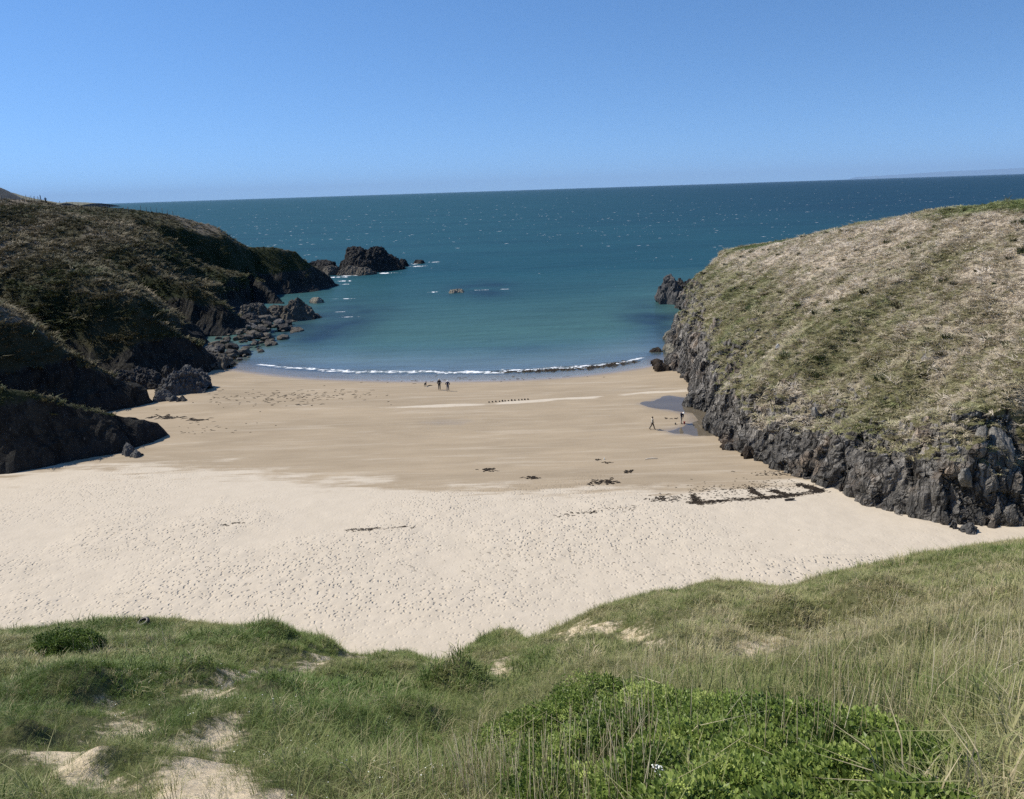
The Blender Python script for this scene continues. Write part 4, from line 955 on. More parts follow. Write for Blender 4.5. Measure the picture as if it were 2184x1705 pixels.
# ------------------------------------------------------------------ rocks
import bmesh
def boulder_mesh(name, mat, seed, sub=3, flat=.75):
    bm = bmesh.new(); bmesh.ops.create_icosphere(bm, subdivisions=sub, radius=1.0); V = np.array([v.co[:] for v in bm.verts]); r = np.random.default_rng(seed)
    for _ in range(11):
        n = r.normal(size=3); n /= np.linalg.norm(n); d = r.uniform(.55, .85); e = V @ n - d; V = V - np.outer(np.maximum(e, 0), n) * .95
    nn = V / np.linalg.norm(V, axis=1)[:, None]; V = V + nn * (.10 * ridged(V + seed, 1.7, 3) - .03)[:, None] + nn * (.05 * fbm(V + seed, 5, 2))[:, None]
    V[:, 2] *= flat
    for v, c in zip(bm.verts, V): v.co = c
    me = bpy.data.meshes.new(name); bm.to_mesh(me); bm.free(); me.materials.append(mat); return me
BM = [boulder_mesh('boulder', m, i, 3, .62 + .1 * (i % 3)) for i, m in enumerate((M_ROCK_BR, M_ROCK_BR, M_ROCK_DK, M_ROCK_BR, M_ROCK_GY, M_ROCK_BR, M_ROCK_DK))]
def place_boulder(mesh, p, s, label, group=None, rz=None, sc=None):
    o = obj('boulder', mesh); o.location = p; o.rotation_euler = (random.uniform(-.2, .2), random.uniform(-.2, .2), random.uniform(0, 6.28) if rz is None else rz)
    o.scale = (s, s * random.uniform(.7, 1.1), s * random.uniform(.7, 1.0)) if sc is None else sc
    return tag(o, label, 'boulder', group)
HEAP = np.array([(-54, 130), (-52.0, 138), (-50.2, 153), (-49.6, 166), (-49.2, 177), (-53, 192), (-66, 194), (-66, 172), (-62, 150), (-60, 136)])
cnt = 0
while cnt < 190:
    x, y = random.uniform(-67, -48), random.uniform(129, 195); sdp = float(poly_sd(np.array([x]), np.array([y]), HEAP)[0])
    if sdp < 0: continue
    s = random.choice((.3, .4, .5, .6, .7, .8, .95, 1.3)) * (1.0 + (y - 130) / 160); zb = max(float(beach_base(np.array(x), np.array(y))), -.3)
    z = zb + min(sdp * .28, 2.2) + s * .1
    bk = random.choice(BM[:5]); kind_ = {'rock_brown': 'brown', 'rock_dark': 'blackish', 'rock_grey': 'grey'}[bk.materials[0].name]
    size_ = 'large' if s > 1.2 else 'mid sized' if s > .65 else 'small'; part_ = 'beside the beach sand' if y < 145 else 'along the open water' if y < 172 else 'nearest the triangular rock'
    row_ = 'at the water side' if sdp < 2.2 else 'towards the cliff'
    place_boulder(bk, (x, y, z), s, f'{size_} {kind_} boulder in left heap, {part_}, {row_}', 'boulders heaped along the left shore'); cnt += 1
def profile_rock(sil, y, base_b, thick, mat, label, name='rock', cat='rock', rough=1.0, zb=None, group=None, seed=0, res=.22):
    """sil: outline points (survey a, b) from left to right; built at its real distance with real thickness"""
    W_ = np.array([at_y(a, b, y) for a, b in sil]); wb = at_y(sil[0][0], base_b, y)[2] if zb is None else zb
    xs_ = np.arange(W_[0, 0], W_[-1, 0] + res, res); hh_ = np.maximum(np.interp(xs_, W_[:, 0], W_[:, 2]) - wb, 0)
    x0 = xs_.mean(); span = xs_[-1] - xs_[0]; ends = np.sqrt(np.clip(1 - ((xs_ - x0) / (span / 2 + .3)) ** 2, .03, 1))
    nvv = max(12, int(thick * 2.6 / res)); v = np.linspace(-1, 1, nvv)
    XX = xs_[None] + 0 * v[:, None]; T_ = thick * (.35 + .65 * ends)[None]
    YY = y + v[:, None] * T_ + .25 * thick * np.sin(XX * 1.1 / max(span, 1) * 6 + seed)
    ZZ = wb - .8 + (hh_[None] + .8) * np.clip(1 - np.abs(v[:, None]) ** 2.4, 0, 1) ** .62
    Gd = np.stack([XX - x0, YY - y, ZZ - wb], -1); sz = min(1, max(hh_.max(), .5) / 5.0)
    n = grid_normals(Gd); n *= np.sign(n[:, :, 2].mean())
    Pq = Gd.reshape(-1, 3) + seed * 7.7; fr = .55 / max(sz, .15)
    e_ = np.clip(1 - np.abs(v[:, None]) ** 6, 0, 1)
    d = (ridged(Pq, (fr, fr, fr * .45), 3, off=seed) * .55 + fbm(Pq, fr * 2.5, 3, off=seed) * .3 - .25).reshape(XX.shape)
    Gd = Gd + n * (d * .85 * sz * rough * e_)[..., None]
    v1, g1 = blocks(Gd.reshape(-1, 3) * (fr * 1.1, fr * 1.1, fr * .6), seed * 1.7); v2, g2 = blocks(Gd.reshape(-1, 3) * fr * 2.6, seed * 2.3)
    Gd = Gd + n * ((v1 * .9 - .4 * g1 + v2 * .4 - .2 * g2).reshape(XX.shape) * .75 * sz * rough * e_)[..., None]
    o = obj(name, mesh_np(name, Gd.reshape(-1, 3), grid_faces(len(xs_), nvv), mat, smooth=False)); o.location = (x0, y, wb)
    return tag(o, label, cat, group)
profile_rock([(719, 583), (724, 568), (739, 550), (743, 530), (756, 528), (775, 530), (785, 537), (793, 528), (812, 528), (823, 541), (839, 551), (858, 570), (862, 578)], 320, 579, 9, M_ROCK_SHADE, 'tall black sea stack standing off the left headland', 'sea_stack', 'sea stack', res=.35)
profile_rock([(720, 588), (728, 574), (745, 568), (765, 572), (782, 570), (800, 580), (806, 588)], 305, 588, 4, M_ROCK_BR, 'low brown ledge in front of the black sea stack', res=.3, seed=2)
profile_rock([(849, 566), (855, 553), (864, 554), (870, 565)], 334, 566, 3, M_ROCK_SHADE, 'small black rock touching the right end of the sea stack', seed=3)
profile_rock([(882, 562), (886, 555), (902, 555), (906, 562)], 346, 562, 3, M_ROCK_SHADE, 'outermost small black rock awash right of the sea stack', seed=4)
profile_rock([(655, 575), (660, 562), (675, 557), (697, 556), (713, 559), (720, 577)], 322, 575, 6, M_ROCK_SHADE, 'dark rock filling the gap between headland and sea stack', seed=5, res=.3)
profile_rock([(684, 583), (694, 570), (708, 566), (719, 570), (722, 582)], 309, 583, 4, M_ROCK_BR, 'brown rock left of the sea stack with foam at its foot', seed=6, res=.3)
profile_rock([(756, 592), (765, 588), (780, 590), (788, 593)], 298, 592, 2, M_ROCK_DK, 'flat black rock awash in foam in front of the stack', seed=7)
profile_rock([(957, 627), (961, 619), (972, 617), (986, 618), (992, 626)], 239, 627, 2.2, M_ROCK_PALE, 'pale rock awash alone in the middle of the bay', seed=8)
profile_rock([(661, 642), (666, 636), (680, 634), (688, 640)], 226, 641, 1.6, M_ROCK_PALE, 'flat pale rock in the water off the left cliff', seed=9)
profile_rock([(603, 679), (608, 658), (620, 648), (634, 639), (645, 651), (660, 662), (673, 677)], 196, 678, 4, M_ROCK_BR, 'sharp triangular rock at the seaward end of the left boulders', seed=10)
profile_rock([(562, 680), (572, 659), (588, 652), (606, 655), (612, 676)], 197, 678, 4, M_ROCK_BR, 'blocky brown rock left of the triangular rock', seed=11)
profile_rock([(512, 676), (521, 651), (537, 648), (556, 651), (569, 674)], 193, 676, 4, M_ROCK_BR, 'large rounded rock at the foot of the shaded left cliff', seed=12)
profile_rock([(508, 697), (514, 678), (530, 670), (546, 672), (568, 696)], 184, 696, 3.5, M_ROCK_DK, 'dark slab rock below the large rounded rock', seed=13)
profile_rock([(660, 678), (666, 671), (676, 669), (687, 677)], 197, 678, 1.5, M_ROCK_DK, 'small low rock just right of the triangular rock', seed=14)
profile_rock([(453, 780), (459, 764), (474, 757), (482, 765), (487, 780)], 139, 780, 2.2, M_ROCK_BR, 'pale brown boulder where the left rocks meet the sand', 'boulder', 'boulder', seed=15)
profile_rock([(343, 812), (346, 795), (352, 782), (357, 779), (361, 790), (363, 812)], 125.5, 812, .8, M_ROCK_DK, 'taller of two thin rock pillars on the left sand', 'rock_pillar', seed=16, res=.12)
profile_rock([(366, 806), (368, 790), (372, 783), (375, 790), (377, 806)], 124, 806, .6, M_ROCK_DK, 'shorter of two thin rock pillars on the left sand', 'rock_pillar', seed=17, res=.12)
profile_rock([(341, 831), (358, 814), (369, 800), (380, 796), (391, 788), (410, 791), (424, 803), (436, 812), (447, 822)], 119, 829, 3.2, M_ROCK_GY, 'jagged dark rock outcrop standing on the sand at left', 'rock_outcrop', seed=18, res=.16, rough=1.5)
profile_rock([(228, 815), (238, 797), (252, 791), (272, 794), (295, 790), (311, 794), (326, 800), (349, 822)], 122.5, 824, 3.0, M_ROCK_DK, 'jagged rocks against the shaded cliff left of the sand', 'rock_outcrop', seed=19, res=.16, rough=1.4)
profile_rock([(330, 850), (335, 837), (350, 832), (364, 842), (367, 850)], 113.5, 850, 1.2, M_ROCK_GY, 'largest of three grey rocks on the sand at left', seed=20, res=.12)
profile_rock([(361, 851), (370, 843), (379, 850)], 113, 851, .8, M_ROCK_GY, 'middle one of three grey rocks on the sand at left', seed=21, res=.1)
profile_rock([(379, 852), (387, 845), (397, 852)], 112.6, 852, .8, M_ROCK_DK, 'rightmost of three grey rocks on the sand at left', seed=22, res=.1)
profile_rock([(263, 968), (266, 955), (270, 946), (284, 955), (290, 968)], 88, 968, 1.0, M_ROCK_GY, 'upright rock under the nearest shaded cliff', seed=23, res=.12)
profile_rock([(280, 969), (286, 961), (296, 963), (300, 969)], 87, 969, .8, M_ROCK_GY, 'low rock beside the upright one under the nearest shaded cliff', seed=24, res=.1)
profile_rock([(1402, 640), (1407, 622), (1418, 608), (1425, 592), (1430, 588), (1437, 601), (1443, 608), (1450, 612)], 203, 641, 4.0, M_ROCK_GY, 'pointed rock peak in the water off the right headland', 'sea_stack', 'sea stack', seed=25, rough=1.2)
profile_rock([(1440, 634), (1446, 604), (1453, 598), (1459, 603), (1467, 598), (1474, 604), (1481, 601), (1487, 606), (1492, 596), (1500, 606), (1512, 630)], 208, 638, 4.0, M_ROCK_DK, 'spiky black rock ridge joining the pointed peak to the right headland', 'rock_ridge', seed=26, rough=1.5)
profile_rock([(1381, 753), (1392, 745), (1405, 742), (1416, 753)], 141.5, 753, 1.6, M_WEED, 'weed covered black rock at the water edge on the right', seed=27, res=.14)
profile_rock([(1389, 770), (1401, 765), (1413, 770)], 128.5, 770, .9, M_WEED, 'low black weed covered rock on the sand near the right cliff', seed=28, res=.1)
profile_rock([(1394, 780), (1403, 773), (1415, 776), (1426, 780)], 124.5, 780, .9, M_WEED, 'black weed covered rock nearest the camera below the water edge', seed=29, res=.1)
profile_rock([(1418, 768), (1428, 757), (1440, 752), (1454, 768)], 131, 768, 1.6, M_ROCK_DK, 'dark rocks at the seaward foot of the right cliff', seed=30, res=.14)
profile_rock([(1414, 722), (1419, 710), (1432, 706), (1446, 722)], 153, 724, 2.2, M_ROCK_PALE, 'flat pale ledge in the water under the right cliff', 'rock_ledge', seed=31, res=.16)
profile_rock([(1418, 748), (1420, 737), (1432, 733), (1448, 745)], 141, 750, 2.2, M_ROCK_PALE, 'pale rock step beside the water under the right cliff', 'rock_ledge', seed=32, res=.16)
profile_rock([(1505, 897), (1508, 888), (1515, 886), (1522, 897)], 91, 898, .6, M_ROCK_PALE, 'small pale boulder beside the tidal pool', seed=33, res=.08)
profile_rock([(1518, 916), (1522, 898), (1530, 892), (1540, 916)], 90.5, 916, .9, M_ROCK_GY, 'dark rock leaning on the cliff beside the tidal pool', seed=34, res=.1)
profile_rock([(1537, 953), (1550, 942), (1560, 940), (1573, 952)], 82.5, 953, .9, M_WEED, 'black weed covered rock at the cliff foot below the pool', seed=35, res=.1)
profile_rock([(1582, 967), (1592, 954), (1602, 955), (1619, 970)], 79, 970, .9, M_WEED, 'second black weed covered rock at the cliff foot', seed=36, res=.1)
profile_rock([(1872, 1094), (1880, 1081), (1893, 1077), (1906, 1092)], 62, 1096, .8, M_ROCK_GY, 'grey boulder half buried at the right cliff foot', seed=37, res=.08)
profile_rock([(1905, 1114), (1914, 1100), (1922, 1099), (1934, 1112)], 60, 1115, .7, M_ROCK_GY, 'dark angular boulder standing clear of the right cliff foot', seed=38, res=.08)
profile_rock([(2026, 1146), (2029, 1118), (2035, 1112), (2041, 1120), (2044, 1146)], 56.6, 1146, .4, M_ROCK_GY, 'narrow upright stone in front of the right cliff', seed=39, res=.07)
profile_rock([(2045, 1150), (2050, 1128), (2063, 1117), (2078, 1122), (2090, 1148)], 56, 1151, 1.0, M_ROCK_GY, 'big rounded boulder at the near end of the right cliff', seed=40, res=.08)

M_ROCK_LICHEN = mat_rock('rock_lichen', (0.10, 0.095, 0.085), (0.34, 0.325, 0.29), (0.46, 0.45, 0.41)); M_QUARTZ = mat_rock('rock_quartz', (0.55, 0.55, 0.53), (0.75, 0.75, 0.73), (0.8, 0.8, 0.78))
OUTB = [boulder_mesh('outcrop', M_ROCK_LICHEN, 31, 4, 1.0), boulder_mesh('outcrop', M_ROCK_LICHEN, 32, 4, 1.0), boulder_mesh('outcrop', M_QUARTZ, 33, 3, 1.0), boulder_mesh('outcrop', M_ROCK_GY, 34, 4, .8)]
_Q = RG.reshape(-1, 3) - CAM; _dp = _Q @ fwd; _pa = 1092 + SF * (_Q @ rgt) / _dp; _pb = 852.5 - SF * (_Q @ upv) / _dp
def on_right(a, b):
    m = np.where((np.abs(_pa - a) < 7) & (np.abs(_pb - b) < 7) & (_dp > 5))[0]
    return RG.reshape(-1, 3)[m[np.argmin(_dp[m])]]
for a, b, mi, sc_, lb in [(2140, 945, 0, (.9, .9, 2.1), 'tall pale lichen covered rock pinnacle on the near right slope'), (2090, 925, 1, (.45, .5, 1.5), 'thin pale rock rib left of the tall pinnacle'), (2052, 1010, 1, (.6, .6, 1.2), 'pale rock knob below the tall pinnacle'), (1652, 740, 2, (.22, .3, .9), 'white quartz streak at the top of the right cliff'), (1730, 880, 0, (.5, .5, 1.3), 'pale rock rib in the upper right cliff')]:
    p = on_right(a, b); o = obj('rock_outcrop', OUTB[mi]); o.location = (p[0] + .3 * sc_[0], p[1] + .2, p[2] - .25 * sc_[2]); o.scale = sc_; o.rotation_euler = (random.uniform(-.2, .2), R(-14), random.uniform(0, 6)); tag(o, lb, 'rock')
# ------------------------------------------------------------------ seaweed
def strips(V, Fc, n, fx, sz=(.15, .5), w=(.02, .05), hz=.05):
    for _ in range(n):
        x, y, z = fx(); L = random.uniform(*sz) * .5; a = random.gauss(0, .5); wd = random.uniform(*w); b = len(V); h = random.uniform(.3, 1) * hz
        cx, sy_ = math.cos(a), math.sin(a)
        for k, t in enumerate((-1, -.3, .4, 1)):
            o_ = L * .3 * math.sin(t * 3 + b); q = wd * (1 - abs(t) * .6); zz = z + h * (1 - t * t) + .01
            X0, Y0 = x + L * t * cx - o_ * sy_, y + L * t * sy_ + o_ * cx
            V += [(X0 + sy_ * q, Y0 - cx * q, z - .01 if k in (0, 3) else zz - h * .6), (X0, Y0, zz + .01), (X0 - sy_ * q, Y0 + cx * q, z - .01 if k in (0, 3) else zz - h * .6)]
        for k in range(3):
            for j in range(2):
                c = b + k * 3 + j; Fc.append((c, c + 3, c + 4, c + 1))
def weed(name, pts, spread, n, sz, label, w=(.02, .05), hz=.06, kind='stuff', z0=0.0):
    n = int(n * .6)
    """strands strewn along a line of survey points"""
    W_ = np.array([on_beach(a, b) for a, b in pts]); V, Fc = [], []
    seg_ = np.hypot(*np.diff(W_[:, :2], axis=0).T) if len(W_) > 1 else np.array([1e-6]); cs = np.r_[0, np.cumsum(seg_)]
    def fx():
        t = random.uniform(0, cs[-1]); x = np.interp(t, cs, W_[:, 0]) if len(W_) > 1 else W_[0, 0]; y = np.interp(t, cs, W_[:, 1]) if len(W_) > 1 else W_[0, 1]
        x += random.gauss(0, spread[0]); y += random.gauss(0, spread[1]); return x, y, float(max(beach_z(np.array([x]), np.array([y]))[0], z0))
    strips(V, Fc, n, fx, sz, w, hz)
    return tag(obj(name, mesh_np(name, V, Fc, M_WEED)), label, 'seaweed', kind=kind)
weed('seaweed', [(1470, 1074), (1560, 1068), (1640, 1062), (1700, 1056), (1755, 1048)], (.25, .22), 900, (.2, .6), 'dark strandline of seaweed running to the right cliff')
weed('seaweed', [(1600, 1042), (1612, 1054), (1630, 1060)], (.18, .3), 200, (.2, .5), 'seaweed tongue left of centre in the strandline', hz=.08)
weed('seaweed', [(1648, 1047), (1668, 1054), (1690, 1057)], (.2, .25), 260, (.2, .5), 'seaweed tongue in the middle of the strandline', hz=.08)
weed('seaweed', [(1706, 1035), (1728, 1041), (1752, 1049)], (.25, .3), 330, (.2, .55), 'thick seaweed tongue nearest the right cliff', hz=.1)
weed('seaweed', [(1480, 1060), (1490, 1075)], (.2, .45), 160, (.2, .5), 'seaweed tongue at the left end of the strandline', hz=.08)
weed('seaweed', [(1400, 1066), (1440, 1062)], (.9, .5), 170, (.15, .4), 'thin patch of seaweed left of the strandline')
weed('seaweed', [(1500, 1055), (1560, 1048), (1680, 1036)], (2.2, 1.2), 520, (.08, .3), 'loose bits of seaweed behind the strandline', w=(.015, .03))
weed('seaweed', [(1640, 1012), (1700, 1008)], (1.5, .6), 120, (.1, .5), 'short weed lines near the right cliff foot')
weed('seaweed', [(1200, 1100), (1280, 1090), (1350, 1085)], (.8, .35), 130, (.1, .4), 'broken weed line in the middle of the dry sand')
weed('seaweed', [(735, 1131), (800, 1129), (885, 1124)], (.5, .15), 110, (.15, .5), 'weed line left of centre on the dry sand')
weed('seaweed', [(410, 1120), (470, 1122)], (.5, .15), 60, (.2, .5), 'small weed line on the dry sand at left')
weed('seaweed', [(500, 1117), (518, 1116)], (.25, .1), 25, (.15, .4), 'short weed scrap right of the small left weed line')
weed('seaweed', [(800, 1240), (1000, 1200), (1300, 1180), (1500, 1190)], (9, 3.5), 420, (.05, .22), 'weed crumbs strewn over the trodden sand', w=(.012, .028), hz=.03)
weed('seaweed', [(600, 835), (700, 845), (560, 850), (640, 860), (480, 840)], (6.0, 2.4), 330, (.2, .9), 'dark weed scraps scattered over the sand at far left', w=(.03, .08), hz=.07)
weed('seaweed', [(335, 888), (380, 893)], (.9, .35), 40, (.6, 1.6), 'dark weed bed on the sand near the left cliff', w=(.08, .16), hz=.12)
weed('seaweed', [(405, 896), (440, 895)], (.7, .3), 24, (.5, 1.2), 'second dark weed bed right of the first', w=(.08, .16), hz=.12)
weed('seaweed', [(430, 905), (500, 915), (420, 925)], (3, 1.6), 45, (.2, .7), 'few weed scraps in front of the left weed beds', w=(.03, .06))
weed('seaweed', [(1070, 797), (1150, 795), (1230, 790), (1300, 783), (1345, 775)], (1.2, .55), 620, (.3, 1.0), 'bank of black seaweed in the shallow water at the tide edge', w=(.05, .12), hz=.16)
weed('seaweed', [(900, 812), (1000, 808), (1180, 808)], (6, 1.2), 60, (.2, .8), 'weed scraps along the wet tide edge', w=(.03, .07))
for (a, b, rx, ry, n, lb) in ((1040, 1002, .5, .3, 45, 'dark weed clump in the centre of the beach'), (1136, 1020, .35, .3, 40, 'dark weed clump with a trailing end right of the central one'), (1288, 1029, .75, .45, 90, 'wide low weed heap at the edge of the dry sand'), (1341, 1006, .3, .25, 30, 'small weed clump right of the wide heap'), (1275, 982, .35, .15, 16, 'tiny weed scrap beside the white bottle'), (1299, 988, .35, .2, 14, 'thin curled weed strand below the white bottle'), (917, 823, .18, .08, 12, 'dark lump on the sand right of the dog'), (1440, 893, .6, .25, 18, 'weed scraps on the sand beside the man in the white cap')):  # the lump beside the dog is a low dark heap of strips
    weed('seaweed_clump', [(a, b)], (rx, ry), n, (.2, .6), lb, w=(.04, .09), hz=.12, kind='thing')

# ------------------------------------------------------------------ things on the sand
def drop(o, a, b, dz=0.0):
    p = on_beach(a, b); o.location = (p[0], p[1], float(beach_z(np.array([p[0]]), np.array([p[1]]))[0]) + dz); return o
b = MB(); b.tube([(-.45, -.06, .09), (-.1, 0, .10), (.3, .03, .11), (.45, .05, .12)], [.085, .10, .095, .08], 9)
tag(drop(b.build('driftwood_log', M_WOOD_DK), 1684, 1068), 'short black driftwood log on the sand below the strandline', 'driftwood')
b = MB(); b.tube([(-.75, -.18, .06), (-.35, .02, .09), (.2, .08, .09), (.7, -.02, .07)], [.03, .05, .05, .03], 8)
tag(drop(b.build('driftwood_branch', M_WOOD_PL), 1389, 980), 'bleached curved driftwood branch on the wet sand', 'driftwood')
b = MB(); b.lathe([(0.0, 0), (.05, 0), (.055, .02), (.055, .16), (.03, .2), (.018, .22), (.018, .25), (0, .25)], 12)
tag(drop(b.build('bottle', plain('bottle_white', (.75, .78, .74), .35, .05)), 1289, 981), 'white plastic bottle lying in weed on the wet sand', 'bottle')
blk = MB()
prof = [(0, 0), (.10, 0), (.105, .04), (.10, .13), (.085, .19), (.05, .21), (0, .215)]; blk.lathe(prof, 9)
bm_ = blk.mesh('stump', M_WOOD_DK)
P0, P1 = on_beach(1043, 859), on_beach(1126, 853)
offs = [0, 1.02, 2.05, 3.15, 4.05, 4.85, 5.85, 6.85, 7.8, 9.0, 9.95, 10.85, 11.8]
for i, u in enumerate(offs):
    q = P0 + (P1 - P0) * u / 11.8; o = obj('stump', bm_); o.location = (q[0], q[1], float(beach_z(np.array([q[0]]), np.array([q[1]]))[0]) - .02)
    o.rotation_euler = (0, 0, i * 1.3); s = random.uniform(.9, 1.15); o.scale = (s, s, s * random.uniform(.85, 1.15))
    nth = ['leftmost', 'second from the left', 'third from the left', 'fourth from the left', 'fifth from the left', 'sixth from the left', 'middle one', 'sixth from the right', 'fifth from the right', 'fourth from the right', 'third from the right', 'second from the right', 'rightmost'][i]
    tag(o, f'small black stump in the row on the sand, {nth} of thirteen', 'stump', 'row of thirteen small black stumps')
# red bucket and little black pot by the man digging
M_RED = plain('bucket_red', (.42, .045, .03), .45, .1); M_BLACK = plain('black_plastic', (.015, .015, .017), .5, .2)
e = empty('bucket', (0, 0, 0)); drop(e, 1459.5, 904); tag(e, 'red bucket on the sand beside the man in the white cap', 'bucket')
b = MB(); b.lathe([(0, .012), (.095, 0), (.10, .02), (.125, .25), (.135, .26), (.128, .265), (.115, .25), (.09, .03), (0, .03)], 16); b.build('body', M_RED, e)
b = MB(); b.tube([(-.13, 0, .25), (-.11, .03, .32), (0, .05, .37), (.11, .03, .32), (.13, 0, .25)], [.006] * 5, 5); b.build('handle', M_BLACK, e)
e = empty('bucket', (0, 0, 0)); drop(e, 1440.5, 906); tag(e, 'small black pot on the sand left of the red bucket', 'bucket')
b = MB(); b.lathe([(0, .012), (.08, 0), (.085, .02), (.10, .2), (.092, .2), (.075, .03), (0, .03)], 14); b.build('body', M_BLACK, e)
b = MB(); b.tube([(-.095, 0, .2), (-.05, .02, .27), (.05, .02, .27), (.095, 0, .2)], [.005] * 4, 5); b.build('handle', M_BLACK, e)
# old tyre against the dune edge
e = empty('tyre', (0, 0, 0)); p = on_dune(300, 1337); p[1] += .35; e.location = (p[0], p[1], float(dune_z(p[0], p[1])) + .17); e.rotation_euler = (R(14), R(-12), 0)
tag(e, 'old black tyre lying behind the dune edge grass at left', 'tyre')
b = MB(); b.lathe([(.20, -.07), (.24, -.10), (.31, -.10), (.345, -.07), (.35, 0), (.345, .07), (.31, .10), (.24, .10), (.20, .07), (.21, 0), (.20, -.07)], 28); b.build('body', plain('tyre_rubber', (.02, .02, .02), .7, .2), e)
b = MB(); b.lathe([(.225, .098), (.232, .104), (.25, .104), (.257, .1)], 28); b.build('sidewall_band', plain('tyre_sand', (.35, .31, .25), .9, .2), e)

# ------------------------------------------------------------------ fences on the left hilltop
post_m = MB(); post_m.tube([(0, 0, -.4), (0, 0, .6), (.01, 0, 1.5)], [.07, .065, .055], 6); post_me = post_m.mesh('post', M_POST)
stk_m = MB(); stk_m.tube([(0, 0, -.5), (0, 0, .7), (.01, 0, 1.75)], [.13, .12, .11], 7); stk_me = stk_m.mesh('strainer_post', M_POST)
def fence(posts, label, strain=(), brace=()):
    W_ = []
    for a, y in posts:
        d = ray(a, 445); x = d[0] / d[1] * y; W_.append((x, y, left_z(x, y) + .25))
    o0 = np.array(W_[0]); e = empty('fence', tuple(o0)); tag(e, label, 'fence')
    for i, p in enumerate(W_):
        q = obj('strainer_post' if i in strain else 'post', stk_me if i in strain else post_me, e); q.location = tuple(np.array(p) - o0); q.rotation_euler = (random.uniform(-.06, .06), random.uniform(-.08, .08), random.uniform(0, 6))
        if i in brace:
            for sg_ in (-1, 1):
                b = MB(); pp = np.array(p) - o0; b.tube([tuple(pp + [0, 0, .95]), tuple(pp + [1.6 * sg_, 0, -.1])], [.06, .06], 6); b.build('brace', M_POST, e)
    for hgt in (.35, .7, 1.05):
        b = MB(); b.tube([tuple(np.array(p) - o0 + [0, 0, hgt]) for p in W_], [.004] * len(W_), 4); b.build('wire', M_WIRE, e)
fence([(-18, 232), (8, 232), (18, 232.5), (27, 233), (37, 233), (46, 233.5), (55, 234), (66.5, 234.5), (76.5, 235), (84.5, 235.5), (91, 236)], 'wire fence with wooden posts on the hilltop beside the standing person', strain=(1, 10), brace=(1,))
fence([(60, 238), (71, 239), (78, 240), (88, 241)], 'short run of fence posts behind the hilltop fence')
fence([(130, 236), (143, 236), (155.5, 236), (168, 236), (181, 236), (193.5, 236), (204.5, 236), (216.5, 236), (228.5, 236), (240.5, 236), (252, 236), (263.5, 236), (273.5, 236)], 'straight wire fence along the headland edge against the sea', strain=(12,))
fence([(300, 240), (312, 240.5), (322, 241), (333, 241.5), (345, 242), (356, 242.5), (367, 243)], 'lower fence end running down towards the headland tip')


